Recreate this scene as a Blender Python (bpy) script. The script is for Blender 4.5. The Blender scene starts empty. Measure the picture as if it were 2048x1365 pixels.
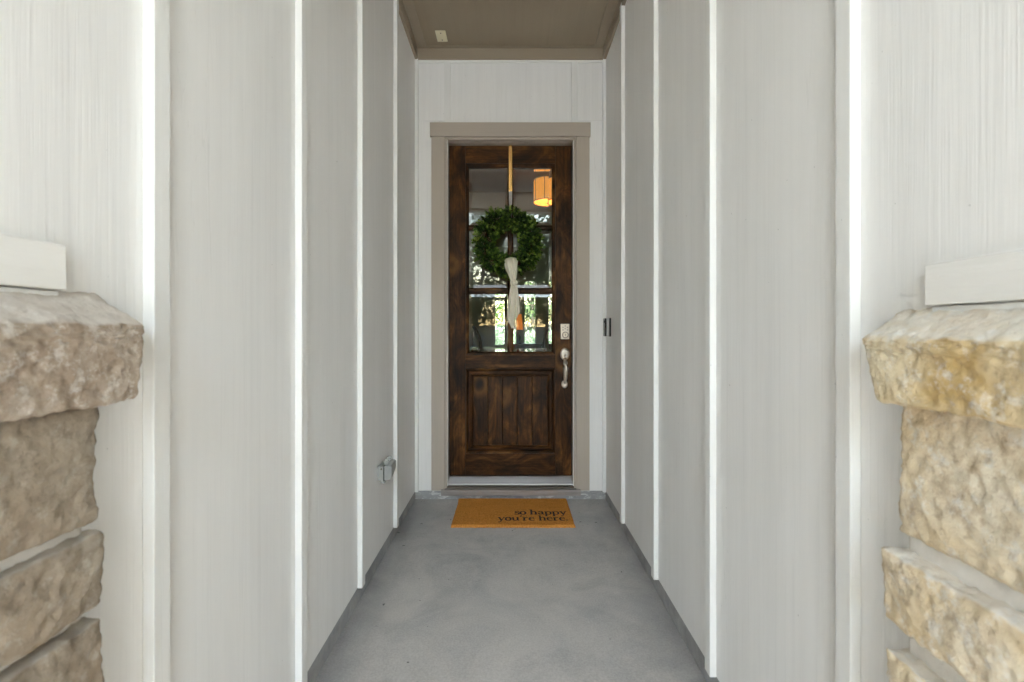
import bpy, bmesh, math, random
import numpy as np
from mathutils import Vector, Matrix, noise

random.seed(7)
rng = np.random.default_rng(11)
SC = bpy.context.scene
COL = SC.collection
R = math.radians

# ---------------------------------------------------------------- camera, world, sun, exposure
CAMY, CAMZ = -3.23, 1.21
cam_d = bpy.data.cameras.new('camera')
cam = bpy.data.objects.new('camera', cam_d)
COL.objects.link(cam)
cam.location = (0, CAMY, CAMZ)
cam.rotation_euler = (R(90), 0, 0)
cam_d.sensor_width = 36.0
cam_d.lens = 16.0
cam_d.shift_x = 0.0015
cam_d.shift_y = -0.0095
cam_d.clip_start = 0.02
cam_d.clip_end = 1500
cam_d.dof.use_dof = True
cam_d.dof.focus_distance = 3.15
cam_d.dof.aperture_fstop = 4.5
SC.camera = cam

SUN_EL, SUN_AZ = 52.5, 264.0           # azimuth measured so that 90 = +Y (behind the house)
world = bpy.data.worlds.new('World')
SC.world = world
world.use_nodes = True
wn = world.node_tree
sky = wn.nodes.new('ShaderNodeTexSky')
sky.sky_type = 'NISHITA'
sky.sun_disc = False
sky.sun_elevation = R(SUN_EL)
sky.sun_rotation = R(90 - SUN_AZ)
sky.air_density = 1.8
sky.dust_density = 1.4
sky.ozone_density = 1.0
bg = wn.nodes['Background']
bg.inputs['Strength'].default_value = 0.15
wn.links.new(sky.outputs[0], bg.inputs['Color'])
sun_d = bpy.data.lights.new('sun', 'SUN')
sun_d.energy = 2.0
sun_d.angle = R(0.6)
sun_d.color = (1.0, 0.98, 0.95)
sun = bpy.data.objects.new('sun', sun_d)
COL.objects.link(sun)
sdir = Vector((math.cos(R(SUN_AZ)) * math.cos(R(SUN_EL)), math.sin(R(SUN_AZ)) * math.cos(R(SUN_EL)), math.sin(R(SUN_EL))))
sun.rotation_euler = (-sdir).to_track_quat('-Z', 'Y').to_euler()
sun.location = sdir * 40
VS = SC.view_settings
SC.display_settings.display_device = 'sRGB'
VS.view_transform = 'Standard'
VS.look = 'None'
VS.exposure = 3.93
VS.gamma = 1.0
VS.use_curve_mapping = False
SC.render.engine = 'CYCLES'
SC.cycles.use_denoising = True
SC.cycles.use_adaptive_sampling = True
SC.cycles.adaptive_threshold = 0.03
SC.cycles.max_bounces = 12
SC.cycles.diffuse_bounces = 7
SC.cycles.transparent_max_bounces = 16
SC.cycles.sample_clamp_indirect = 8.0

# ---------------------------------------------------------------- material helpers
def mat(name, rough=0.6, metal=0.0, color=(0.5, 0.5, 0.5), spec=0.5):
    m = bpy.data.materials.new(name)
    m.use_nodes = True
    b = m.node_tree.nodes['Principled BSDF']
    b.inputs['Base Color'].default_value = (*color, 1)
    b.inputs['Roughness'].default_value = rough
    b.inputs['Metallic'].default_value = metal
    b.inputs['Specular IOR Level'].default_value = spec
    return m

class NG:
    """small node-graph writer"""
    def __init__(s, m):
        s.t = m.node_tree; s.N = s.t.nodes; s.L = s.t.links
        s.b = s.N['Principled BSDF']
    def new(s, typ, **kw):
        n = s.N.new(typ)
        for k, v in kw.items(): setattr(n, k, v)
        return n
    def link(s, a, b): s.L.new(a, b)
    def coords(s, scale=(1, 1, 1), rnd=0.0, world=False):
        if world:
            g = s.new('ShaderNodeNewGeometry'); out = g.outputs['Position']
        else:
            tc = s.new('ShaderNodeTexCoord'); out = tc.outputs['Object']
        if rnd:
            oi = s.new('ShaderNodeObjectInfo')
            mu = s.new('ShaderNodeVectorMath', operation='SCALE'); mu.inputs[0].default_value = (rnd, rnd * 0.73, rnd * 1.31)
            s.link(oi.outputs['Random'], mu.inputs['Scale'])
            ad = s.new('ShaderNodeVectorMath', operation='ADD')
            s.link(out, ad.inputs[0]); s.link(mu.outputs[0], ad.inputs[1]); out = ad.outputs[0]
        mp = s.new('ShaderNodeMapping'); mp.inputs['Scale'].default_value = scale
        s.link(out, mp.inputs['Vector'])
        return mp.outputs['Vector']
    def noise(s, vec, scale=5, detail=6, rough=0.55, dist=0.0, out='Fac'):
        n = s.new('ShaderNodeTexNoise')
        n.inputs['Scale'].default_value = scale; n.inputs['Detail'].default_value = detail
        n.inputs['Roughness'].default_value = rough; n.inputs['Distortion'].default_value = dist
        if vec is not None: s.link(vec, n.inputs['Vector'])
        return n.outputs[out]
    def ramp(s, fac, stops, interp='LINEAR'):
        r = s.new('ShaderNodeValToRGB'); cr = r.color_ramp; cr.interpolation = interp
        while len(cr.elements) < len(stops): cr.elements.new(0.5)
        for e, (p, c) in zip(cr.elements, stops):
            e.position = p
            e.color = (c, c, c, 1) if isinstance(c, (int, float)) else (*c, 1)
        s.link(fac, r.inputs['Fac'])
        return r.outputs['Color']
    def mix(s, fac, a, b, blend='MIX'):
        m = s.new('ShaderNodeMix', data_type='RGBA', blend_type=blend)
        for sock, v in ((m.inputs[0], fac), (m.inputs[6], a), (m.inputs[7], b)):
            if hasattr(v, 'links'): s.link(v, sock)
            elif isinstance(v, (int, float)): sock.default_value = v
            else: sock.default_value = (*v, 1)
        return m.outputs[2]
    def math(s, op, a, b=0.0):
        m = s.new('ShaderNodeMath', operation=op)
        for sock, v in ((m.inputs[0], a), (m.inputs[1], b)):
            if hasattr(v, 'links'): s.link(v, sock)
            else: sock.default_value = v
        return m.outputs[0]
    def bump(s, h, strength=0.3, dist=0.01, prev=None):
        b = s.new('ShaderNodeBump'); b.inputs['Strength'].default_value = strength; b.inputs['Distance'].default_value = dist
        s.link(h, b.inputs['Height'])
        if prev is not None: s.link(prev, b.inputs['Normal'])
        return b.outputs['Normal']
    def base(s, c): s.link(c, s.b.inputs['Base Color'])
    def rough(s, c): s.link(c, s.b.inputs['Roughness'])
    def normal(s, n): s.link(n, s.b.inputs['Normal'])

def painted(name, col, axis='z', grain=1.0, rough=0.55):
    """painted fibre-cement board, embossed cedar grain running along one axis of the board"""
    m = mat(name, rough); g = NG(m)
    def A(across, along): return tuple(along if k == axis else across for k in 'xyz')
    n1 = g.noise(g.coords(A(7, 0.30), rnd=37), 1.6, 4, 0.5, 0.9)
    n2 = g.noise(g.coords(A(85, 1.3), rnd=19), 1.0, 4, 0.62, 0.3)
    n3 = g.noise(g.coords(A(260, 7), rnd=23), 1.0, 2, 0.5)
    rings = g.math('FRACT', g.math('MULTIPLY', n1, 8.0))
    lines = g.ramp(rings, [(0.0, 0.1), (0.07, 1.0), (0.5, 0.8), (0.93, 1.0), (1.0, 0.1)])
    patch = g.ramp(g.noise(g.coords(A(2.4, 0.7), rnd=53), 1.3, 2, 0.5), [(0.50, 0.0), (0.66, 1.0)])
    soft = g.mix(0.35, n2, n3)
    h = g.mix(g.math('MULTIPLY', patch, 0.55), soft, lines)
    bmp = g.bump(h, 0.26 * grain, 0.0042)
    mott = g.noise(g.coords(A(3, 0.8), rnd=71), 1.6, 5, 0.6)
    c = g.mix(g.ramp(mott, [(0.3, 0.0), (0.7, 1.0)]), tuple(x * 0.955 for x in col), tuple(min(1, x * 1.02) for x in col))
    c = g.mix(g.ramp(h, [(0.22, 1.0), (0.50, 0.0)]), c, tuple(x * 0.90 for x in col))
    streak = g.noise(g.coords(A(30, 0.35), rnd=83), 1.0, 3, 0.6)
    c = g.mix(0.5, c, g.ramp(streak, [(0.3, 0.93), (0.65, 1.0)]), 'MULTIPLY')
    sp = g.ramp(g.noise(g.coords((1, 1, 1), rnd=5), 70, 2, 0.5), [(0.205, 0.0), (0.225, 1.0)])
    c = g.mix(sp, tuple(x * 0.6 for x in col), c)
    g.base(c); g.normal(bmp)
    return m

WHITE = (0.835, 0.830, 0.815)
LIT_TAUPE = (0.46, 0.40, 0.335)  # same paint as soffit and frieze, lightened for the light it catches
M = {}
M['siding'] = painted('white_siding', WHITE)
M['batten'] = painted('white_batten', (0.81, 0.81, 0.79), grain=0.7)
M['white_y'] = painted('white_side_band', (0.825, 0.815, 0.785), axis='y', grain=1.6)
M['frieze_y'] = painted('shaded_taupe_side_frieze', (0.34, 0.28, 0.205), axis='y', grain=0.7)  # same taupe paint, darkened for the shade under the ceiling
M['white_h'] = painted('white_band', (0.825, 0.815, 0.785), axis='x', grain=1.4)
M['taupe_v'] = painted('lit_taupe_trim_upright', LIT_TAUPE, grain=0.7)
M['taupe_h'] = painted('lit_taupe_trim_level', LIT_TAUPE, axis='x', grain=0.7)
M['frieze_h'] = painted('shaded_taupe_frieze_level', (0.34, 0.28, 0.205), axis='x', grain=0.7)
M['soffit'] = painted('shaded_taupe_soffit', (0.31, 0.25, 0.175), axis='y', grain=0.6)  # casing paint again, the ceiling's dimmer light put into a darker colour

def m_concrete():
    m = mat('concrete', 0.75); g = NG(m)
    w = g.coords(world=True)
    big = g.noise(w, 2.3, 6, 0.66, 0.8)
    mid = g.noise(w, 7, 8, 0.68, 0.2)
    fine = g.noise(w, 140, 3, 0.6)
    c = g.ramp(mid, [(0.28, (0.27, 0.265, 0.255)), (0.5, (0.42, 0.412, 0.40)), (0.72, (0.53, 0.52, 0.50))])
    c = g.mix(g.ramp(big, [(0.35, 0.0), (0.68, 1.0)]), c, (0.53, 0.505, 0.465))
    c = g.mix(0.45, c, g.mix(g.ramp(big, [(0.3, 0.0), (0.62, 1.0)]), (0.29, 0.29, 0.29), (0.52, 0.505, 0.475)))
    c = g.mix(0.16, c, g.ramp(fine, [(0.3, 0.10), (0.7, 0.75)]))
    # dark worn specks and small stains
    sp = g.ramp(g.noise(w, 26, 3, 0.5), [(0.255, 0.0), (0.285, 1.0)])
    c = g.mix(sp, (0.10, 0.098, 0.095), c)
    # damp, dirt-stained margin and cream smears where the slab was floated against the side curbs
    sx = g.new('ShaderNodeSeparateXYZ'); g.link(w, sx.inputs[0])
    ax = g.math('ABSOLUTE', sx.outputs[0])
    edge = g.math('ADD', ax, g.math('MULTIPLY', g.math('SUBTRACT', g.noise(w, 6, 5, 0.6), 0.5), 0.22))
    c = g.mix(g.math('MULTIPLY', g.ramp(edge, [(0.50, 0.0), (0.68, 1.0)]), 0.5), c, (0.175, 0.178, 0.186))
    g.base(c)
    g.rough(g.ramp(mid, [(0.3, 0.62), (0.7, 0.82)]))
    b = g.bump(g.noise(w, 60, 6, 0.65), 0.16, 0.004)
    g.normal(g.bump(big, 0.1, 0.02, b))
    return m
M['concrete'] = m_concrete()

def m_curb():
    m = mat('curb_concrete', 0.8); g = NG(m)
    w = g.coords(world=True)
    n = g.noise(w, 9, 7, 0.65, 0.3)
    c = g.ramp(n, [(0.3, (0.25, 0.252, 0.258)), (0.55, (0.35, 0.352, 0.355)), (0.75, (0.46, 0.46, 0.45))])
    sm = g.ramp(g.noise(g.coords((1, 1, 2.4), world=True), 16, 6, 0.7, 0.6), [(0.53, 0.0), (0.64, 1.0)])
    sx = g.new('ShaderNodeSeparateXYZ'); g.link(w, sx.inputs[0])
    near = g.ramp(sx.outputs[1], [(-0.06, 0.0), (0.0, 1.0)])
    c = g.mix(g.math('MULTIPLY', sm, near), c, (0.66, 0.66, 0.65))
    g.base(c); g.normal(g.bump(g.noise(w, 45, 6, 0.7), 0.5, 0.006))
    return m
M['curb'] = m_curb()

def m_wood(name, horizontal):
    m = mat(name, 0.4, spec=0.15); g = NG(m)
    def axes(a, b): return (b, a, a) if horizontal else (a, a, b)
    v = g.coords(axes(1, 0.2), rnd=91)
    warp = g.noise(v, 3.5, 3, 0.5, 0.6)
    blot = g.noise(g.coords(axes(1, 0.40), rnd=29), 8.5, 7, 0.68, 0.9)
    fib = g.noise(g.coords(axes(75, 2.2), rnd=13), 1.0, 6, 0.72, 0.3)
    ringn = g.noise(g.coords(axes(11, 1.3), rnd=47), 1.0, 4, 0.55, 1.6)
    ring = g.math('FRACT', g.math('MULTIPLY', ringn, 7.0))
    c = g.ramp(blot, [(0.32, (0.012, 0.006, 0.003)), (0.45, (0.036, 0.015, 0.005)), (0.56, (0.090, 0.037, 0.010)), (0.70, (0.225, 0.098, 0.026))])
    c2 = g.ramp(fib, [(0.30, (0.16, 0.14, 0.13)), (0.55, (1, 1, 1)), (0.75, (1.45, 1.3, 1.1))])
    c = g.mix(0.72, c, c2, 'MULTIPLY')
    c = g.mix(0.42, c, g.ramp(ring, [(0.0, 0.3), (0.3, 1.0), (1.0, 0.9)]), 'MULTIPLY')
    # knots
    vo = g.new('ShaderNodeTexVoronoi'); vo.inputs['Scale'].default_value = 3.6
    g.link(g.coords(axes(1.0, 0.75), rnd=63), vo.inputs['Vector'])
    kd = g.math('ADD', vo.outputs['Distance'], g.math('MULTIPLY', g.math('SUBTRACT', warp, 0.5), 0.22))
    kn = g.ramp(kd, [(0.05, 0.06), (0.09, 0.75), (0.13, 0.22), (0.20, 1.0)])
    c = g.mix(0.9, c, kn, 'MULTIPLY')
    halo = g.ramp(kd, [(0.09, 0.0), (0.17, 1.0), (0.30, 0.0)])
    c = g.mix(g.math('MULTIPLY', halo, 0.42), c, (0.27, 0.125, 0.036))
    g.base(c)
    g.rough(g.ramp(fib, [(0.3, 0.50), (0.7, 0.36)]))
    g.normal(g.bump(fib, 0.16, 0.002))
    return m
M['wood_v'] = m_wood('stained_alder_upright', False)
M['wood_h'] = m_wood('stained_alder_level', True)

def m_stone(name, pal, ochre, topcol, sc=1.0):
    m = mat(name, 0.88, spec=0.3); g = NG(m)
    v = g.coords((1, 1, 1), rnd=17)
    n = g.noise(v, 14 * sc, 10, 0.74)
    c = g.ramp(n, [(0.32, pal[0]), (0.45, pal[1]), (0.56, pal[2]), (0.70, pal[3])])
    o = g.ramp(g.noise(v, 7 * sc, 8, 0.68), [(0.47, 0.0), (0.62, 1.0)])
    c = g.mix(g.math('MULTIPLY', o, ochre[3]), c, ochre[:3])
    p = g.ramp(g.noise(v, 30 * sc, 8, 0.75), [(0.52, 0.0), (0.62, 1.0)])
    c = g.mix(g.math('MULTIPLY', p, 0.55), c, topcol)
    pit = g.ramp(g.noise(v, 75 * sc, 6, 0.7), [(0.34, 0.0), (0.46, 1.0)])
    c = g.mix(g.math('MULTIPLY', g.math('SUBTRACT', 1.0, pit), 0.55), c, pal[0])
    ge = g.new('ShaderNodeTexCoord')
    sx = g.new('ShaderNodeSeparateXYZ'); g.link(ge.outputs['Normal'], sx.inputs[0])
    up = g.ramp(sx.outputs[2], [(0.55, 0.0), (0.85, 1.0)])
    c = g.mix(g.math('MULTIPLY', up, 0.6), c, topcol)       # skylight on the tops put in as a paler colour
    g.base(c)
    b = g.bump(g.noise(v, 45 * sc, 9, 0.75), 0.7, 0.007)
    g.normal(g.bump(g.noise(v, 170 * sc, 5, 0.7), 0.5, 0.003, b))
    return m
M['stone_tan'] = m_stone('tan_limestone', [(0.204, 0.159, 0.118), (0.296, 0.242, 0.185), (0.360, 0.308, 0.242), (0.440, 0.396, 0.326)], (0.30, 0.18, 0.09, 0.25), (0.473, 0.429, 0.360))
M['cap_tan'] = m_stone('tan_cap_limestone', [(0.244, 0.177, 0.128), (0.385, 0.307, 0.236), (0.513, 0.438, 0.358), (0.718, 0.668, 0.594)], (0.24, 0.15, 0.085, 0.4), (0.769, 0.733, 0.675), 1.2)
M['stone_cream'] = m_stone('cream_limestone', [(0.477, 0.358, 0.228), (0.716, 0.606, 0.441), (0.820, 0.744, 0.593), (0.820, 0.820, 0.799)], (0.60, 0.38, 0.10, 0.55), (0.820, 0.820, 0.799))
M['cap_cream'] = m_stone('cream_cap_limestone', [(0.438, 0.314, 0.176), (0.690, 0.560, 0.352), (0.809, 0.710, 0.514), (0.820, 0.820, 0.730)], (0.52, 0.31, 0.06, 0.75), (0.820, 0.820, 0.798))

def m_simple_noise(name, a, b, scale, rough=0.8, bump=0.2, dist=0.005, detail=6):
    m = mat(name, rough); g = NG(m)
    v = g.coords((1, 1, 1), rnd=23)
    n = g.noise(v, scale, detail, 0.62)
    g.base(g.ramp(n, [(0.32, a), (0.68, b)])); g.normal(g.bump(n, bump, dist))
    return m
M['mortar'] = m_simple_noise('pale_mortar', (0.66, 0.63, 0.58), (0.76, 0.73, 0.69), 30, 0.9, 0.5, 0.006)
M['sheath'] = m_simple_noise('wall_backing', (0.45, 0.43, 0.40), (0.55, 0.52, 0.49), 4)

def m_metal(name, col, rough, aniso_scale=(400, 4, 4), metal=1.0, var=0.12):
    m = mat(name, rough, metal, col); g = NG(m)
    n = g.noise(g.coords(aniso_scale, rnd=7), 1.0, 4, 0.6)
    g.rough(g.ramp(n, [(0.3, max(0.02, rough - 0.08)), (0.7, rough + 0.1)]))
    g.base(g.ramp(n, [(0.3, tuple(x * (1 - var) for x in col)), (0.7, tuple(min(1, x * (1 + var)) for x in col))]))
    return m
M['nickel'] = m_metal('satin_nickel', (0.68, 0.61, 0.52), 0.46, (30, 30, 300), 0.75)
M['nickel_dark'] = m_metal('shadowed_keyway_metal', (0.16, 0.14, 0.12), 0.5)
M['alu'] = m_metal('mill_aluminium', (0.40, 0.385, 0.37), 0.45, (3, 300, 300))
M['alu_worn'] = m_metal('worn_sill_nosing', (0.36, 0.33, 0.31), 0.55, (6, 80, 80), 0.55, 0.2)
M['strap'] = m_metal('warm_reflection_strap_metal', (0.78, 0.47, 0.17), 0.22, (300, 300, 3))  # warm reflection put into the strap's base colour
M['rubber'] = m_simple_noise('dark_weatherstrip', (0.02, 0.02, 0.02), (0.045, 0.043, 0.04), 40, 0.7)
M['box_grey'] = m_simple_noise('grey_polycarbonate', (0.30, 0.31, 0.30), (0.37, 0.375, 0.36), 18, 0.32, 0.05, 0.001)
M['bell_black'] = mat('gloss_black_plastic', 0.18, 0, (0.012, 0.012, 0.013))
M['bell_grey'] = m_metal('satin_grey_shell', (0.36, 0.36, 0.36), 0.42, (50, 50, 50), 0.6, 0.05)
M['plate'] = m_simple_noise('ivory_plastic', (0.72, 0.66, 0.47), (0.78, 0.72, 0.53), 8, 0.4, 0.03, 0.001)
M['screw'] = mat('screw_metal', 0.45, 0.9, (0.16, 0.14, 0.11))

def m_glass_flat():
    m = bpy.data.materials.new('clear_glass'); m.use_nodes = True
    t = m.node_tree; N = t.nodes; N.clear()
    o = N.new('ShaderNodeOutputMaterial'); mx = N.new('ShaderNodeMixShader')
    tr = N.new('ShaderNodeBsdfTransparent'); gl = N.new('ShaderNodeBsdfGlossy'); fr = N.new('ShaderNodeFresnel')
    tr.inputs['Color'].default_value = (0.95, 0.97, 0.955, 1)
    gl.inputs['Roughness'].default_value = 0.0
    fr.inputs['IOR'].default_value = 1.62
    tc = N.new('ShaderNodeTexCoord'); nz = N.new('ShaderNodeTexNoise'); nz.inputs['Scale'].default_value = 3.0
    bp = N.new('ShaderNodeBump'); bp.inputs['Strength'].default_value = 0.02; bp.inputs['Distance'].default_value = 0.01
    t.links.new(tc.outputs['Object'], nz.inputs['Vector']); t.links.new(nz.outputs['Fac'], bp.inputs['Height'])
    t.links.new(bp.outputs['Normal'], gl.inputs['Normal'])
    t.links.new(fr.outputs[0], mx.inputs[0]); t.links.new(tr.outputs[0], mx.inputs[1]); t.links.new(gl.outputs[0], mx.inputs[2])
    t.links.new(mx.outputs[0], o.inputs['Surface'])
    return m
M['glass'] = m_glass_flat()
def m_glass_solid():
    m = mat('cut_glass', 0.0); b = m.node_tree.nodes['Principled BSDF']
    b.inputs['Base Color'].default_value = (0.96, 0.98, 0.97, 1)
    b.inputs['Transmission Weight'].default_value = 1.0
    b.inputs['IOR'].default_value = 1.52
    return m
M['cutglass'] = m_glass_solid()

def m_coir():
    m = mat('coir', 0.95, spec=0.1); g = NG(m)
    v = g.coords((1, 1, 1))
    fine = g.noise(v, 150, 6, 0.78)
    stripe = g.noise(g.coords((6, 130, 40)), 1.0, 5, 0.65, 0.4)
    big = g.noise(v, 9, 5, 0.6)
    c = g.ramp(fine, [(0.28, (0.26, 0.095, 0.018)), (0.5, (0.66, 0.275, 0.055)), (0.74, (0.86, 0.43, 0.12))])
    c = g.mix(0.4, c, g.ramp(stripe, [(0.3, (0.62, 0.58, 0.55)), (0.62, (1, 1, 1))]), 'MULTIPLY')
    c = g.mix(0.35, c, g.ramp(big, [(0.3, (0.75, 0.70, 0.62)), (0.65, (1, 1, 1))]), 'MULTIPLY')
    g.base(c)
    g.normal(g.bump(fine, 0.9, 0.006, g.bump(stripe, 0.5, 0.006)))
    return m
M['coir'] = m_coir()
M['ink'] = m_simple_noise('black_print', (0.012, 0.008, 0.006), (0.05, 0.028, 0.014), 300, 0.95, 0.8, 0.004)

def m_leaf(name, a, b, c_, rough=0.45, trans=0.25):
    m = mat(name, rough); g = NG(m)
    at = g.new('ShaderNodeAttribute', attribute_name='tint')
    g.base(g.ramp(at.outputs['Fac'], [(0.0, a), (0.55, b), (1.0, c_)]))
    t = m.node_tree
    tr = g.new('ShaderNodeBsdfTranslucent'); mx = g.new('ShaderNodeMixShader'); mx.inputs[0].default_value = trans
    rp = g.ramp(at.outputs['Fac'], [(0.0, tuple(x * 1.3 for x in a)), (1.0, tuple(min(1, x * 1.4) for x in c_))])
    g.link(rp, tr.inputs['Color'])
    out = t.nodes['Material Output']
    g.link(g.b.outputs[0], mx.inputs[1]); g.link(tr.outputs[0], mx.inputs[2]); g.link(mx.outputs[0], out.inputs['Surface'])
    return m
M['boxwood'] = m_leaf('boxwood_leaf', (0.008, 0.024, 0.004), (0.055, 0.125, 0.016), (0.36, 0.48, 0.090), 0.40, 0.20)
M['twig'] = m_simple_noise('red_brown_twig', (0.06, 0.022, 0.012), (0.16, 0.06, 0.03), 40, 0.8)
M['leaf_dark'] = m_leaf('oak_leaf', (0.014, 0.024, 0.006), (0.034, 0.050, 0.012), (0.065, 0.08, 0.02), 0.6, 0.10)
M['leaf_mid'] = m_leaf('maple_leaf', (0.02, 0.038, 0.009), (0.042, 0.07, 0.015), (0.08, 0.11, 0.026), 0.6, 0.12)
M['leaf_bright'] = m_leaf('sunlit_leaf', (0.05, 0.10, 0.02), (0.09, 0.17, 0.03), (0.16, 0.23, 0.04))
M['leaf_pale'] = m_leaf('pale_shrub_leaf', (0.10, 0.17, 0.08), (0.25, 0.33, 0.18), (0.55, 0.58, 0.48))
M['bark'] = m_simple_noise('bark', (0.035, 0.026, 0.018), (0.10, 0.08, 0.06), 14, 0.9, 0.8, 0.03)
M['lawn'] = m_simple_noise('lawn_grass', (0.045, 0.070, 0.018), (0.085, 0.115, 0.035), 2.5, 0.9, 0.3, 0.02, 10)
M['path'] = m_simple_noise('bounce_forecourt_concrete', (0.25, 0.245, 0.238), (0.32, 0.315, 0.305), 3, 0.85, 0.1, 0.01, 8)
M['fence'] = m_simple_noise('weathered_fence_wood', (0.13, 0.125, 0.12), (0.23, 0.22, 0.21), 6, 0.85)
def m_cloth():
    m = mat('cream_linen', 0.85, spec=0.2); g = NG(m)
    w1 = g.noise(g.coords((900, 60, 60)), 1, 2, 0.5); w2 = g.noise(g.coords((60, 60, 900)), 1, 2, 0.5)
    w = g.mix(0.5, w1, w2)
    g.base(g.ramp(w, [(0.35, (0.66, 0.60, 0.48)), (0.65, (0.80, 0.75, 0.62))]))
    g.normal(g.bump(w, 0.25, 0.001))
    return m
M['linen'] = m_cloth()
M['shingle'] = m_simple_noise('roof_shingle', (0.06, 0.055, 0.05), (0.14, 0.13, 0.12), 12, 0.9)
M['in_wall'] = m_simple_noise('room_paint', (0.42, 0.36, 0.28), (0.46, 0.40, 0.31), 2, 0.8, 0.05)
M['in_ceil'] = m_simple_noise('room_ceiling_paint', (0.55, 0.50, 0.43), (0.60, 0.55, 0.47), 2, 0.8, 0.05)
M['in_trim'] = m_simple_noise('room_trim_paint', (0.50, 0.44, 0.35), (0.56, 0.50, 0.40), 3, 0.5, 0.05)
M['in_floor'] = m_simple_noise('room_floorboards', (0.10, 0.05, 0.025), (0.18, 0.095, 0.05), 5, 0.35)
M['chair_wood'] = m_simple_noise('weathered_chair_wood', (0.13, 0.085, 0.055), (0.24, 0.17, 0.12), 8, 0.5)
M['red_wood'] = m_simple_noise('reddish_table_wood', (0.12, 0.035, 0.018), (0.22, 0.075, 0.04), 8, 0.35)
M['seat_cloth'] = m_simple_noise('seat_cloth', (0.42, 0.36, 0.28), (0.50, 0.44, 0.35), 30, 0.9)
M['bronze'] = m_simple_noise('dark_bronze', (0.05, 0.03, 0.018), (0.10, 0.06, 0.03), 12, 0.4)
def m_shade(name, col, strength):
    m = mat(name, 0.8, color=col); g = NG(m)
    n = g.noise(g.coords((60, 60, 4)), 1, 4, 0.6)
    c = g.ramp(n, [(0.3, tuple(x * 0.75 for x in col)), (0.7, col)])
    g.base(c); g.link(c, g.b.inputs['Emission Color'])
    g.b.inputs['Emission Strength'].default_value = strength
    return m
M['shade'] = m_shade('lit_drum_shade', (0.85, 0.34, 0.06), 0.075)
M['shade2'] = m_shade('lit_table_shade', (0.85, 0.24, 0.035), 0.05)
M['bulb'] = m_shade('lit_bulb', (1.0, 0.62, 0.22), 0.25)

# ---------------------------------------------------------------- object helpers
WORLD = {}
def link(o, parent, loc):
    COL.objects.link(o)
    loc = Vector(loc)
    if parent is not None:
        o.parent = parent
        o.location = loc - WORLD[parent.name]
    else:
        o.location = loc
    WORLD[o.name] = loc
    return o
def tag(o, label=None, cat=None, group=None, kind=None):
    if label: o['label'] = label
    if cat: o['category'] = cat
    if group: o['group'] = group
    if kind: o['kind'] = kind
    return o
def thing(name, loc, label, cat, group=None, kind=None):
    o = bpy.data.objects.new(name, None)
    o.empty_display_size = 0.1
    link(o, None, loc)
    return tag(o, label, cat, group, kind)
def bm_obj(name, bm, m, parent=None, origin=None, smooth=False):
    me = bpy.data.meshes.new(name)
    if origin is None:
        lo = Vector((1e9,) * 3); hi = Vector((-1e9,) * 3)
        for v in bm.verts:
            for i in range(3):
                lo[i] = min(lo[i], v.co[i]); hi[i] = max(hi[i], v.co[i])
        origin = (lo + hi) / 2
    origin = Vector(origin)
    for v in bm.verts: v.co -= origin
    bm.normal_update()
    bm.to_mesh(me); bm.free()
    ms = m if isinstance(m, (list, tuple)) else [m]
    for x in ms: me.materials.append(x)
    if smooth:
        for p in me.polygons: p.use_smooth = True
    return link(bpy.data.objects.new(name, me), parent, origin)
def add_box(bm, b, bevel=0.0, seg=1, mi=0):
    x0, x1, y0, y1, z0, z1 = b
    vs = [bm.verts.new(p) for p in ((x0, y0, z0), (x1, y0, z0), (x1, y1, z0), (x0, y1, z0), (x0, y0, z1), (x1, y0, z1), (x1, y1, z1), (x0, y1, z1))]
    fs = [bm.faces.new([vs[i] for i in f]) for f in ((3, 2, 1, 0), (4, 5, 6, 7), (0, 1, 5, 4), (1, 2, 6, 5), (2, 3, 7, 6), (3, 0, 4, 7))]
    for f in fs: f.material_index = mi
    if bevel > 0:
        es = list({e for f in fs for e in f.edges})
        bmesh.ops.bevel(bm, geom=es, offset=bevel, segments=seg, affect='EDGES', profile=0.5)
def box(name, b, m, parent=None, bevel=0.002, seg=1):
    b = (min(b[0], b[1]), max(b[0], b[1]), min(b[2], b[3]), max(b[2], b[3]), min(b[4], b[5]), max(b[4], b[5]))
    bm = bmesh.new(); add_box(bm, b, bevel, seg)
    return bm_obj(name, bm, m, parent)
def add_tube(bm, pts, radii, n=10, caps=True, mi=0, flat=1.0):
    pts = [Vector(p) for p in pts]; rings = []
    up = Vector((0.13, 0.29, 1)).normalized()
    for i, p in enumerate(pts):
        d = (pts[min(i + 1, len(pts) - 1)] - pts[max(i - 1, 0)]).normalized()
        a = d.cross(up)
        if a.length < 1e-3: a = d.cross(Vector((1, 0, 0)))
        a.normalize(); b = d.cross(a)
        r = radii[i] if hasattr(radii, '__len__') else radii
        rings.append([bm.verts.new(p + a * r * math.cos(t) + b * r * flat * math.sin(t)) for t in (2 * math.pi * k / n for k in range(n))])
    for q, s in zip(rings, rings[1:]):
        for k in range(n):
            f = bm.faces.new((q[k], q[(k + 1) % n], s[(k + 1) % n], s[k])); f.material_index = mi; f.smooth = True
    if caps:
        bm.faces.new(rings[0][::-1]).material_index = mi; bm.faces.new(rings[-1]).material_index = mi
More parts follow.
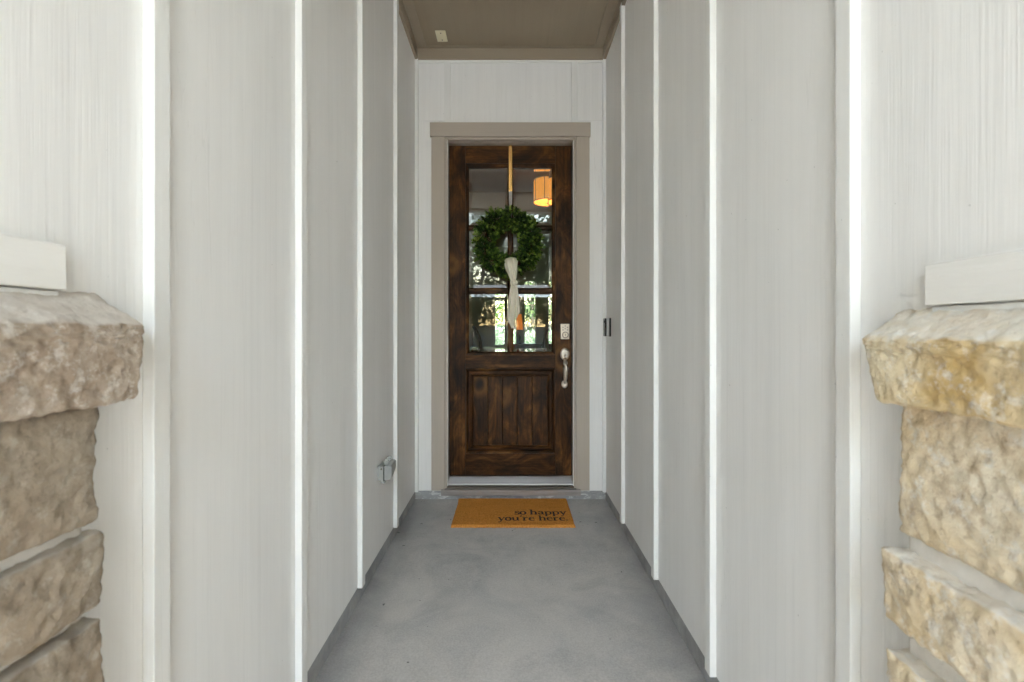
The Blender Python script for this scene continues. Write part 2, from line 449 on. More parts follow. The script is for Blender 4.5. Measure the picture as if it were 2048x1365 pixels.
def add_lathe(bm, prof, c, axis='Z', n=32, sx=1.0, sy=1.0, mi=0):
    """prof: (radius, height) pairs; axis Z or -Y (towards the street)"""
    rings = []
    for r, h in prof:
        ring = []
        for k in range(n):
            t = 2 * math.pi * k / n
            u, w = r * math.cos(t) * sx, r * math.sin(t) * sy
            ring.append(bm.verts.new((c[0] + u, c[1] + w, c[2] + h) if axis == 'Z' else (c[0] + u, c[1] - h, c[2] + w)))
        rings.append(ring)
    for a, b in zip(rings, rings[1:]):
        for k in range(n):
            f = bm.faces.new((a[k], a[(k + 1) % n], b[(k + 1) % n], b[k])); f.smooth = True; f.material_index = mi
    bm.faces.new(rings[0][::-1]).material_index = mi; bm.faces.new(rings[-1]).material_index = mi
def extrude_profile(name, prof, x0, x1, m, parent, smooth=False):
    """prof: closed (y, z) outline run along X"""
    bm = bmesh.new()
    a = [bm.verts.new((x0, y, z)) for y, z in prof]; b = [bm.verts.new((x1, y, z)) for y, z in prof]
    n = len(prof)
    for k in range(n): bm.faces.new((a[k], a[(k + 1) % n], b[(k + 1) % n], b[k]))
    bm.faces.new(a[::-1]); bm.faces.new(b)
    bmesh.ops.recalc_face_normals(bm, faces=bm.faces[:])
    return bm_obj(name, bm, m, parent, smooth=smooth)

# ---------------------------------------------------------------- the setting: ground, floor slab
WX = 0.674                # half width of the entry between the siding faces
SB = 0.078                # bottom of the siding
FRIEZE, CEIL = 3.127, 3.21
CSTEP = -3.15            # inner soffit ends, higher soffit of the added porch begins
ADDED_PORCH = 3.90               # soffit height of the unseen porch, added to shape the light
PF, PW = -6.60, 1.15        # street edge and half width of that added, light-limiting porch
FRONT = -4.00             # street face of the house
DL = 0.080                # front face of the door leaf

def floor_z(y): return 0.010 + 0.008 * y
bm = bmesh.new()
nx, ny = 30, 90
y0f, y1f = -4.5, 0.02
grid = []
for j in range(ny + 1):
    y = y0f + (y1f - y0f) * j / ny
    row = []
    for i in range(nx + 1):
        x = -0.70 + 1.40 * i / nx
        e = max(0.0, (abs(x) - 0.655) / 0.035); e2 = max(0.0, (y + 0.012) / 0.03)
        row.append(bm.verts.new((x, y, floor_z(y) + 0.006 * min(1, max(e, e2)) ** 2 + 0.0012 * noise.noise((x * 3, y * 3, 0)))))
    grid.append(row)
for j in range(ny):
    for i in range(nx):
        f = bm.faces.new((grid[j][i], grid[j][i + 1], grid[j + 1][i + 1], grid[j + 1][i])); f.smooth = True
fl = bm_obj('floor', bm, M['concrete'], origin=(0, 0, 0))
tag(fl, 'stained grey concrete floor slab of the narrow entry', 'floor', kind='structure')
slab_base = box('slab_edge', (-0.70, 0.70, y0f, -0.0, -0.16, -0.062), M['curb'], fl, 0.004)

def plane(name, b, z, m, label, cat):
    bm = bmesh.new()
    vs = [bm.verts.new(p) for p in ((b[0], b[2], z), (b[1], b[2], z), (b[1], b[3], z), (b[0], b[3], z))]
    bm.faces.new(vs)
    return tag(bm_obj(name, bm, m, origin=(0, 0, z)), label, cat, kind='structure')
plane('ground', (-150, 150, -150, 150), -0.16, M['lawn'], 'green lawn spreading around the house', 'lawn')
tag(box('added_porch_floor', (-PW, PW, PF - 0.5, y0f - 0.004, -0.16, -0.045), M['concrete'], None, 0.006), 'grey concrete floor of the unseen porch added before the entry', 'floor', kind='structure')
box('bounce_forecourt', (-7.0, 7.0, -23.0, PF - 0.51, -0.2, -0.13), M['path'], None, 0.006)  # unseen pale slab, added to bounce daylight into the entry
tag(bpy.data.objects['bounce_forecourt'], 'pale concrete forecourt added to bounce light into the entry', 'bounce_forecourt', kind='structure')

# ---------------------------------------------------------------- side walls: curb, siding panels, battens
def side_wall(s, battens, label):
    w = thing('siding_wall', (s * WX, 0, 0), label, 'wall', 'board and batten walls of the entry')
    ys = sorted([CAMY + d for d in battens])          # street edge of each batten
    bw, bt = 0.040, 0.022
    edges = [FRONT] + [y + bw / 2 for y in ys] + [0.0]
    for a, b in zip(edges, edges[1:]):
        if b - a < 0.02: continue
        box('siding_panel', (s * WX, s * (WX + 0.012), a + 0.0015, b - 0.0015, SB, ADDED_PORCH + 0.02), M['siding'], w, 0.0012)
    for y in ys:
        box('batten', (s * (WX - bt), s * (WX - 0.0002), y, y + bw, SB - 0.001, FRIEZE + 0.02 if y > CSTEP else ADDED_PORCH), M['batten'], w, 0.0018, 2)
    box('corner_batten', (s * (WX - 0.022), s * (WX - 0.0002), -0.0235, -0.0005, SB - 0.003, FRIEZE + 0.01), M['batten'], w, 0.0018, 2)
    box('wall_core', (s * (WX + 0.0125), s * (WX + 0.16), FRONT, 0.2, SB + 0.004, ADDED_PORCH + 0.15), M['sheath'], w, 0)
    cb = box('curb', (s * (WX + 0.004), s * (WX + 0.16), y0f, 0.2, -0.15, SB - 0.004), M['curb'], w, 0.002)
    return w
LB = [-3.25, -2.66, -2.08, -1.5, -0.916, -0.333, 0.25, 0.833, 1.423, 2.004, 2.621]
RB = [-3.36, -2.755, -2.15, -1.545, -0.94, -0.335, 0.27, 0.874, 1.489, 2.072, 2.678]
WALL_L = side_wall(-1, [d for d in LB if CAMY + d > FRONT], 'white board and batten wall with the grey outlet box, tan stone at its foot')
WALL_R = side_wall(1, [d for d in RB if CAMY + d > FRONT], 'white board and batten wall carrying the doorbell, cream stone at its foot')

# end wall round the door
EW = thing('siding_wall', (0, 0, 0), 'white end wall surrounding the taupe door casing', 'wall', 'board and batten walls of the entry')
CO, CI = 0.565, 0.463        # casing outer / inner edge
CT, CB = 2.683, 2.584        # head casing top / bottom
for s in (-1, 1):
    box('siding_panel', (s * 0.444, s * WX, 0.0, 0.012, SB, CT + 0.02), M['siding'], EW, 0.001)
    box('wall_core', (s * 0.49, s * (WX + 0.004), 0.0125, 0.19, SB, 3.6), M['sheath'], EW, 0)
box('siding_panel', (-0.4455, 0.453, 0.0, 0.012, CT - 0.02, CEIL + 0.04), M['siding'], EW, 0.001)
box('siding_panel', (-WX, -0.4485, 0.0, 0.012, CT + 0.0215, CEIL + 0.04), M['siding'], EW, 0.001)
box('siding_panel', (0.456, WX, 0.0, 0.012, CT + 0.0215, CEIL + 0.04), M['siding'], EW, 0.001)
box('wall_core', (-0.4895, 0.4895, 0.0125, 0.19, 2.62, 3.6), M['sheath'], EW, 0)
for a, b in ((-0.4690, -0.4225), (0.4300, 0.4765)):
    box('batten', (a, b, -0.014, -0.0002, CT + 0.001, FRIEZE - 0.014), M['batten'], EW, 0.0015)
box('top_bead', (-WX + 0.0225, WX - 0.0225, -0.012, -0.0002, FRIEZE - 0.0135, FRIEZE + 0.004), M['white_h'], EW, 0.002)
box('curb', (-WX - 0.004, WX + 0.004, 0.012, 0.2, -0.15, SB - 0.004), M['curb'], EW, 0.003)

# ceiling
CE = thing('ceiling', (0, 0, CEIL), 'taupe painted soffit ceiling framed by frieze boards above the door', 'ceiling', kind='structure')
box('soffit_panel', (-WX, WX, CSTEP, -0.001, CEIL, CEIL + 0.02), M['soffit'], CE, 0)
box('soffit_panel', (-WX, WX, FRONT, CSTEP - 0.02, ADDED_PORCH, ADDED_PORCH + 0.02), M['soffit'], CE, 0)
box('soffit_panel', (-PW, PW, PF, FRONT - 0.002, ADDED_PORCH, ADDED_PORCH + 0.02), M['soffit'], CE, 0)  # unseen porch roof, added to flatten the light along the walls
box('soffit_riser', (-WX, WX, CSTEP - 0.0195, CSTEP - 0.0005, CEIL - 0.002, ADDED_PORCH - 0.001), M['frieze_h'], CE, 0)
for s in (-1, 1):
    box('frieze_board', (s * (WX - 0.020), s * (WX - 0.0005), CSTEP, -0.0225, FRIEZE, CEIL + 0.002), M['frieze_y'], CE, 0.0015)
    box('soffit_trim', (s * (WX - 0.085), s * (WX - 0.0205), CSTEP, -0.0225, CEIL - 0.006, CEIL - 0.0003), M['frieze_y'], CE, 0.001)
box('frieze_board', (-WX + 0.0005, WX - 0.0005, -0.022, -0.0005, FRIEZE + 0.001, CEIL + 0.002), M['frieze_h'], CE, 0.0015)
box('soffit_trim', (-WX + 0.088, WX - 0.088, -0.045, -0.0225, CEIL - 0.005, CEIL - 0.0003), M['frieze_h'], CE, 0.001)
box('added_porch_beam', (-PW - 0.1, PW + 0.1, PF - 0.14, PF - 0.001, ADDED_PORCH - 0.03, ADDED_PORCH + 0.15), M['frieze_h'], CE, 0.004)  # street beam of the added porch

# blank cover plate on the ceiling
pl = thing('cover_plate', (-0.467, -0.15, CEIL), 'small ivory blank cover plate screwed to the taupe ceiling', 'cover plate')
box('plate', (-0.502, -0.432, -0.207, -0.094, CEIL - 0.006, CEIL - 0.0002), M['plate'], pl, 0.002, 2)
for yy in (-0.186, -0.115):
    bm = bmesh.new(); add_lathe(bm, [(0.0042, 0), (0.0042, 0.0016)], (-0.467, yy, CEIL - 0.0074), n=12); bm_obj('screw', bm, M['screw'], pl)

# ---------------------------------------------------------------- door frame
DF = thing('door_frame', (0, 0, 0.08), 'taupe painted casing and jamb around the dark wooden door', 'door frame')
JI = 0.447
for s in (-1, 1):
    box('side_casing', (s * CI, s * (CO - 0.007), -0.020, -0.0003, 0.086, CB - 0.001), M['taupe_v'], DF, 0.0018, 2)
    box('brick_mould', (s * (JI + 0.001), s * (CI - 0.0012), -0.011, 0.03, 0.10, CB - 0.006), M['taupe_v'], DF, 0.0025, 2)
    box('jamb', (s * JI, s * 0.489, 0.0302, 0.19, 0.10, 2.60), M['taupe_v'], DF, 0.001)
    box('weatherstrip', (s * (JI - 0.004), s * (JI - 0.0002), DL - 0.012, DL - 0.002, 0.165, 2.555), M['rubber'], DF, 0.001)
box('head_casing', (-CO - 0.003, CO, -0.024, -0.0003, CB, CT), M['taupe_h'], DF, 0.0018, 2)
box('head_brick_mould', (-CI + 0.0012, CI - 0.0012, -0.011, 0.03, 2.566, CB - 0.0012), M['taupe_h'], DF, 0.0025, 2)
box('head_jamb', (-JI + 0.0005, JI - 0.0005, 0.0302, 0.19, 2.5635, 2.60), M['taupe_h'], DF, 0.001)
# aluminium sill: ridged slope, groove, worn nosing
prof = [(0.19, 0.150), (DL + 0.05, 0.158)]
yy, zz = DL - 0.002, 0.158
for k in range(6):
    y_a = DL - 0.004 - 0.0105 * k; z_a = 0.1585 - 0.0052 * k
    prof += [(y_a, z_a), (y_a - 0.008, z_a - 0.0030), (y_a - 0.0088, z_a - 0.0050)]
prof += [(0.008, 0.126), (0.004, 0.127), (0.002, 0.118), (0.012, 0.112), (0.19, 0.112)]
extrude_profile('sill_tread', prof, -JI + 0.001, JI - 0.001, M['alu'], DF)
box('sill_step', (-JI - 0.0095, JI + 0.0095, -0.0105, 0.012, 0.098, 0.1115), M['nickel_dark'], DF, 0.001)
extrude_profile('sill_nosing', [(0.19, 0.0965), (0.011, 0.0965), (-0.034, 0.0975), (-0.040, 0.094), (-0.040, 0.058), (-0.036, 0.055), (0.011, 0.055), (0.011, 0.078), (0.19, 0.078)], -0.487, 0.493, M['alu_worn'], DF)

# ---------------------------------------------------------------- the door
DOOR = thing('front_door', (0, DL, 0.16), 'dark stained knotty wood front door with six bevelled glass panes', 'door')
def dx(px): return (px - 1021.0) / 275.0
def dz(py): return CAMZ + (663.0 - py) / 275.0
D0, D1 = DL, DL + 0.045
gx0, gx1 = dx(930.8), dx(1110.8)       # glazed opening
lz0, lz1 = dz(710.7), dz(326.5)
pz0, pz1 = dz(907.6), dz(736.6)        # lower panel opening
box('stile', (-0.4455, gx0 - 0.0006, D0, D1, 0.1625, 2.559), M['wood_v'], DOOR, 0.0012)
box('stile', (gx1 + 0.0006, 0.4455, D0, D1, 0.1625, 2.559), M['wood_v'], DOOR, 0.0012)
box('rail', (gx0, gx1, D0 + 0.0006, D1, lz1 + 0.0004, 2.559), M['wood_h'], DOOR, 0.0012)
box('rail', (gx0, gx1, D0 + 0.0006, D1, pz1 + 0.0004, lz0 - 0.0004), M['wood_h'], DOOR, 0.0012)
box('rail', (gx0, gx1, D0 + 0.0006, D1, 0.1625, pz0 - 0.0004), M['wood_h'], DOOR, 0.0012)

def frame_ring(name, outer, inner, y_out, y_in, y_back, m, parent):
    """four mitred moulding pieces between two rectangles; the face slopes from y_out to y_in"""
    ox0, ox1, oz0, oz1 = outer; ix0, ix1, iz0, iz1 = inner
    O = [(ox0, oz0), (ox1, oz0), (ox1, oz1), (ox0, oz1)]; I = [(ix0, iz0), (ix1, iz0), (ix1, iz1), (ix0, iz1)]
    for k in range(4):
        a, b = O[k], O[(k + 1) % 4]; c, d = I[(k + 1) % 4], I[k]
        bm = bmesh.new()
        def P(p, y): return bm.verts.new((p[0], y, p[1]))
        def lerp(p, q, t): return (p[0] + (q[0] - p[0]) * t, p[1] + (q[1] - p[1]) * t)
        prof = [(0.0, y_back), (0.0, y_out + 0.0015), (0.04, y_out + 0.0035), (0.10, y_out), (0.5, y_out + (y_in - y_out) * 0.15), (0.86, y_in), (1.0, y_in + 0.003), (1.0, y_back)]
        A = [P(lerp(a, d, t), y) for t, y in prof]; B = [P(lerp(b, c, t), y) for t, y in prof]
        n = len(prof)
        for i in range(n): bm.faces.new((A[i], A[(i + 1) % n], B[(i + 1) % n], B[i]))
        bm.faces.new(A); bm.faces.new(B)
        bmesh.ops.recalc_face_normals(bm, faces=bm.faces[:])
        bm_obj(name, bm, M['wood_h'] if k % 2 == 0 else M['wood_v'], parent)
ax = [dx(937.5), dx(1015.3), dx(1026.8), dx(1104.2)]
az = [dz(704.2), dz(588), dz(576), dz(461), dz(450.5), dz(335.3)]
frame_ring('glazing_bead', (gx0, gx1, lz0, lz1), (ax[0], ax[3], az[0], az[5]), D0 + 0.001, D0 + 0.010, D1, M['wood_v'], DOOR)
def muntin(name, b, m, vert):
    x0, x1, z0, z1 = b; bm = bmesh.new()
    y_f, y_s = D0 + 0.004, D0 + 0.011
    def q(t, z): return ((x0 + (x1 - x0) * t, z) if vert else (z, z0 + (z1 - z0) * t))
    prof = [(0, D1), (0, y_s), (0.22, y_f), (0.78, y_f), (1, y_s), (1, D1)]
    e0, e1 = (z0, z1) if vert else (x0, x1)
    A = [bm.verts.new((q(t, e0)[0], y, q(t, e0)[1])) for t, y in prof]; B = [bm.verts.new((q(t, e1)[0], y, q(t, e1)[1])) for t, y in prof]
    n = len(prof)
    for i in range(n): bm.faces.new((A[i], A[(i + 1) % n], B[(i + 1) % n], B[i]))
    bm.faces.new(A); bm.faces.new(B); bmesh.ops.recalc_face_normals(bm, faces=bm.faces[:])
    bm_obj(name, bm, m, DOOR)
muntin('muntin', (ax[1], ax[2], az[0] + 0.0005, az[5] - 0.0005), M['wood_v'], True)
for zb, zt in ((az[1], az[2]), (az[3], az[4])):
    muntin('muntin', (ax[0] + 0.0005, ax[1] - 0.0005, zb, zt), M['wood_h'], False)
    muntin('muntin', (ax[2] + 0.0005, ax[3] - 0.0005, zb, zt), M['wood_h'], False)
def pane(x0, x1, z0, z1, tilt):
    e, b = 0.001, 0.022
    x0 += e; x1 -= e; z0 += e; z1 -= e
    yf, yb, ye = D0 + 0.0175, D0 + 0.0235, D0 + 0.0200
    bm = bmesh.new()
    def quad(X0, X1, Z0, Z1, y): return [bm.verts.new(p) for p in ((X0, y, Z0), (X1, y, Z0), (X1, y, Z1), (X0, y, Z1))]
    fo, fi = quad(x0, x1, z0, z1, ye), quad(x0 + b, x1 - b, z0 + b, z1 - b, yf)
    bo, bi = quad(x0, x1, z0, z1, yb), quad(x0 + b, x1 - b, z0 + b, z1 - b, yb)
    bm.faces.new(fi).material_index = 0; bm.faces.new(bi[::-1]).material_index = 0
    for k in range(4):
        j = (k + 1) % 4
        for vs in ((fo[k], fo[j], fi[j], fi[k]), (bo[j], bo[k], bi[k], bi[j]), (fo[j], fo[k], bo[k], bo[j])):
            bm.faces.new(vs).material_index = 1
    o = bm_obj('pane', bm, [M['glass'], M['cutglass']], DOOR)
    o.rotation_euler = (R(tilt[0]), 0, R(tilt[1]))
for j, (zb, zt) in enumerate(((az[0], az[1]), (az[2], az[3]), (az[4], az[5]))):
    for i, (xa, xb) in enumerate(((ax[0], ax[1]), (ax[2], ax[3]))):
        pane(xa, xb, zb, zt, [(0.05, 0.08), (-0.04, -0.06), (0.06, -0.03), (-0.05, 0.07), (0.03, 0.05), (-0.06, -0.05)][j * 2 + i])
# lower panel: moulding, recess, field of five planks
ix0, ix1, iz0, iz1 = dx(936.9), dx(1104.8), dz(900.5), dz(743)
kx0, kx1, kz0, kz1 = dx(946.6), dx(1095.6), dz(891.7), dz(753)
frame_ring('panel_moulding', (gx0, gx1, pz0, pz1), (ix0, ix1, iz0, iz1), D0 - 0.005, D0 + 0.004, D1, M['wood_v'], DOOR)
frame_ring('panel_bevel', (ix0, ix1, iz0, iz1), (kx0, kx1, kz0, kz1), D0 + 0.020, D0 + 0.012, D1, M['wood_v'], DOOR)
gr = [kx0, dx(975.8), dx(1005.3), dx(1035.2), dx(1064.6), kx1]
for a, b in zip(gr, gr[1:]):
    box('plank', (a + 0.0012, b - 0.0012, D0 + 0.012, D1 - 0.004, kz0 + 0.0008, kz1 - 0.0008), M['wood_v'], DOOR, 0.003, 2)
box('panel_back', (gx0, gx1, D1 - 0.0035, D1 + 0.002, pz0, pz1), M['wood_v'], DOOR, 0)

# keypad deadbolt
kc = dx(1129.4)
DB = box('deadbolt', (dx(1120.6), dx(1138.3), D0 - 0.022, D0 - 0.0003, dz(679), dz(647.8)), M['nickel'], DOOR, 0.005, 3)
def disc(name, c, r, prof, m, parent, sx=1, sy=1, n=24):
    bm = bmesh.new(); add_lathe(bm, [(a * r, h) for a, h in prof], c, 'Y', n, sx, sy); return bm_obj(name, bm, m, parent)
for px, py in ((1125.4, 655.2), (1129.8, 652.6), (1134.2, 655.2), (1125.4, 660.2), (1129.8, 657.8), (1134.2, 660.2)):
    disc('key_button', (dx(px), D0 - 0.0219, dz(py)), 0.0058, [(1, 0), (1, 0.0012), (0.8, 0.002)], M['alu_worn'], DB, n=16)
disc('keyway_groove', (dx(1130), D0 - 0.0219, dz(670.2)), 0.0232, [(1, 0), (1, 0.0012), (0.9, 0.0014)], M['nickel_dark'], DB)
disc('keyway_rose', (dx(1130), D0 - 0.0234, dz(670.2)), 0.0188, [(1, 0), (1, 0.003), (0.85, 0.0045), (0.6, 0.0045)], M['nickel'], DB)
box('key_slot', (dx(1130) - 0.0018, dx(1130) + 0.0018, D0 - 0.0288, D0 - 0.0276, dz(672.5), dz(668)), M['nickel_dark'], DB, 0)
# handle set
HS = thing('handle_set', (kc, D0, dz(740)), None, None); HS.parent = DOOR; HS.location = Vector((kc, D0, dz(740))) - WORLD[DOOR.name]
disc('upper_rose', (dx(1129.5), D0 - 0.0003, dz(708.6)), 0.033, [(1, 0), (1, 0.006), (0.93, 0.011), (0.75, 0.014), (0.3, 0.0155)], M['nickel'], HS, 1, 1.38, 36)
disc('lower_rose', (dx(1129.0), D0 - 0.0003, dz(768.7)), 0.0225, [(1, 0), (1, 0.006), (0.9, 0.011), (0.6, 0.013)], M['nickel'], HS, 1, 1.30, 30)
bm = bmesh.new()
pts = [(kc, D0 - 0.010, dz(717)), (kc, D0 - 0.030, dz(721)), (kc, D0 - 0.046, dz(727)), (kc, D0 - 0.052, dz(735)), (kc, D0 - 0.050, dz(745)), (kc, D0 - 0.040, dz(755)), (kc, D0 - 0.024, dz(762)), (kc, D0 - 0.008, dz(766))]
add_tube(bm, pts, [0.009, 0.0125, 0.0165, 0.0185, 0.017, 0.0135, 0.010, 0.009], 14)
bm_obj('grip', bm, M['nickel'], HS)
bm = bmesh.new()
add_tube(bm, [(kc, D0 - 0.012, dz(711)), (kc, D0 - 0.032, dz(711.5)), (kc, D0 - 0.042, dz(709.5))], [0.006, 0.007, 0.006], 10, flat=1.9)
bm_obj('thumb_latch', bm, M['nickel'], HS)
disc('latch_slot', (kc, D0 - 0.0155, dz(712.5)), 0.008, [(1, 0), (1, 0.0008)], M['nickel_dark'], HS, 1.0, 0.7, 16)
disc('mount_screw', (kc + 0.001, D0 - 0.0133, dz(766.5)), 0.006, [(1, 0), (1, 0.0012)], M['nickel_dark'], HS, 1, 1, 14)

# ---------------------------------------------------------------- doorbell on the wall beside the door
DBX = WX - 0.0002
BELL = thing('doorbell', (WX, -0.15, 1.24), 'slim black and grey video doorbell on the white wall by the door', 'doorbell')
bm = bmesh.new(); add_box(bm, (DBX - 0.010, DBX, -0.186, -0.118, 1.174, 1.300), 0.0045, 3); bm_obj('bracket', bm, M['bell_black'], BELL)
bm = bmesh.new(); add_box(bm, (DBX - 0.031, DBX - 0.0102, -0.183, -0.121, 1.177, 1.297), 0.006, 3); bm_obj('shell', bm, M['bell_grey'], BELL)
bm = bmesh.new(); add_box(bm, (DBX - 0.040, DBX - 0.0312, -0.184, -0.120, 1.176, 1.298), 0.004, 3); bm_obj('face', bm, M['bell_black'], BELL)
bm = bmesh.new(); add_tube(bm, [(DBX - 0.0402, -0.152, 1.205), (DBX - 0.042, -0.152, 1.205)], 0.014, 24); bm_obj('push_button', bm, M['bell_grey'], BELL)
bm = bmesh.new(); add_tube(bm, [(DBX - 0.0402, -0.152, 1.275), (DBX - 0.043, -0.152, 1.275)], 0.008, 18); bm_obj('lens', bm, M['bell_black'], BELL)

# ---------------------------------------------------------------- weatherproof outlet box, left wall
OX = -WX + 0.0002
OB = thing('outlet_box', (-WX, -0.87, 0.49), 'grey weatherproof outlet box on the white wall near the floor', 'outlet box')
ya, yb = -0.925, -0.815
box('mounting_box', (OX, OX + 0.030, ya, yb, 0.452, 0.524), M['box_grey'], OB, 0.003, 2)
box('gasket', (OX + 0.0302, OX + 0.034, ya - 0.003, yb + 0.003, 0.449, 0.527), M['rubber'], OB, 0.001)
bm = bmesh.new()          # bulging in-use cover, lower far corner cut away
outl = [(OX + 0.0342, 0.452), (OX + 0.066, 0.458), (OX + 0.072, 0.464), (OX + 0.072, 0.520), (OX + 0.066, 0.527), (OX + 0.0342, 0.527)]
A = [bm.verts.new((x, ya, z)) for x, z in outl]
B = [bm.verts.new((x if x < OX + 0.04 else x - 0.004, yb, z + (0.026 if z < 0.47 else 0.004))) for x, z in outl]
for k in range(6): bm.faces.new((A[k], A[(k + 1) % 6], B[(k + 1) % 6], B[k]))
bm.faces.new(A[::-1]); bm.faces.new(B); bmesh.ops.recalc_face_normals(bm, faces=bm.faces[:])
bmesh.ops.bevel(bm, geom=bm.edges[:], offset=0.002, segments=2, affect='EDGES')
bm_obj('cover', bm, M['box_grey'], OB)
for k in range(3):
    yk = ya + 0.018 + k * 0.034
    bm = bmesh.new(); add_tube(bm, [(OX + 0.036, yk, 0.536), (OX + 0.036, yk + 0.022, 0.536)], 0.0085, 12); bm_obj('hinge_knuckle', bm, M['box_grey'], OB)
    box('hinge_lug', (OX + 0.024, OX + 0.049, yk + 0.006, yk + 0.014, 0.522, 0.552), M['box_grey'], OB, 0.003, 2)
box('latch_tab', (OX + 0.012, OX + 0.034, ya + 0.012, ya + 0.030, 0.434, 0.4515), M['box_grey'], OB, 0.003, 2)
bm = bmesh.new(); add_tube(bm, [(OX + 0.020, ya - 0.004, 0.512), (OX + 0.020, ya + 0.001, 0.512)], 0.004, 10); bm_obj('screw', bm, M['screw'], OB)

# ---------------------------------------------------------------- doormat
MX0, MX1, MY0, MY1 = -0.366, 0.398, -0.447, -0.010
MAT = thing('doormat', (0.016, -0.23, 0.0), 'brown coir doormat printed with a greeting, lying at the threshold', 'doormat')
bm = bmesh.new()
nx, ny = 110, 64
top = []; rr = random.Random(3)
for j in range(ny + 1):
    row = []
    for i in range(nx + 1):
        u, v = i / nx, j / ny
        x = MX0 + (MX1 - MX0) * u; y = MY0 + (MY1 - MY0) * v
        ex = min(u, 1 - u) * nx; ey = min(v, 1 - v) * ny
        e = min(1.0, min(ex, ey) / 1.5)
        jit = 0.0022 if min(ex, ey) < 0.5 else 0.0008
        z = floor_z(y) + 0.0045 + 0.0125 * e ** 0.5 + rr.uniform(-1, 1) * 0.0011 * e + 0.002 * noise.noise((x * 7, y * 7, 2))
        z += 0.010 * max(0, (v - 0.93) / 0.07) ** 2          # far edge ridden up against the curb
        row.append(bm.verts.new((x + rr.uniform(-1, 1) * jit, y + rr.uniform(-1, 1) * jit, z)))
    top.append(row)
for j in range(ny):
    for i in range(nx): bm.faces.new((top[j][i], top[j][i + 1], top[j + 1][i + 1], top[j + 1][i]))
rim = [top[0][i] for i in range(nx + 1)] + [top[j][nx] for j in range(1, ny + 1)] + [top[ny][i] for i in range(nx - 1, -1, -1)] + [top[j][0] for j in range(ny - 1, 0, -1)]
low = [bm.verts.new((v.co.x, v.co.y, floor_z(v.co.y) + 0.0016)) for v in rim]
for k in range(len(rim)):
    j = (k + 1) % len(rim); bm.faces.new((rim[j], rim[k], low[k], low[j]))
bm_obj('pile', bm, M['coir'], MAT)
def mat_z(y): return floor_z(y) + 0.0195

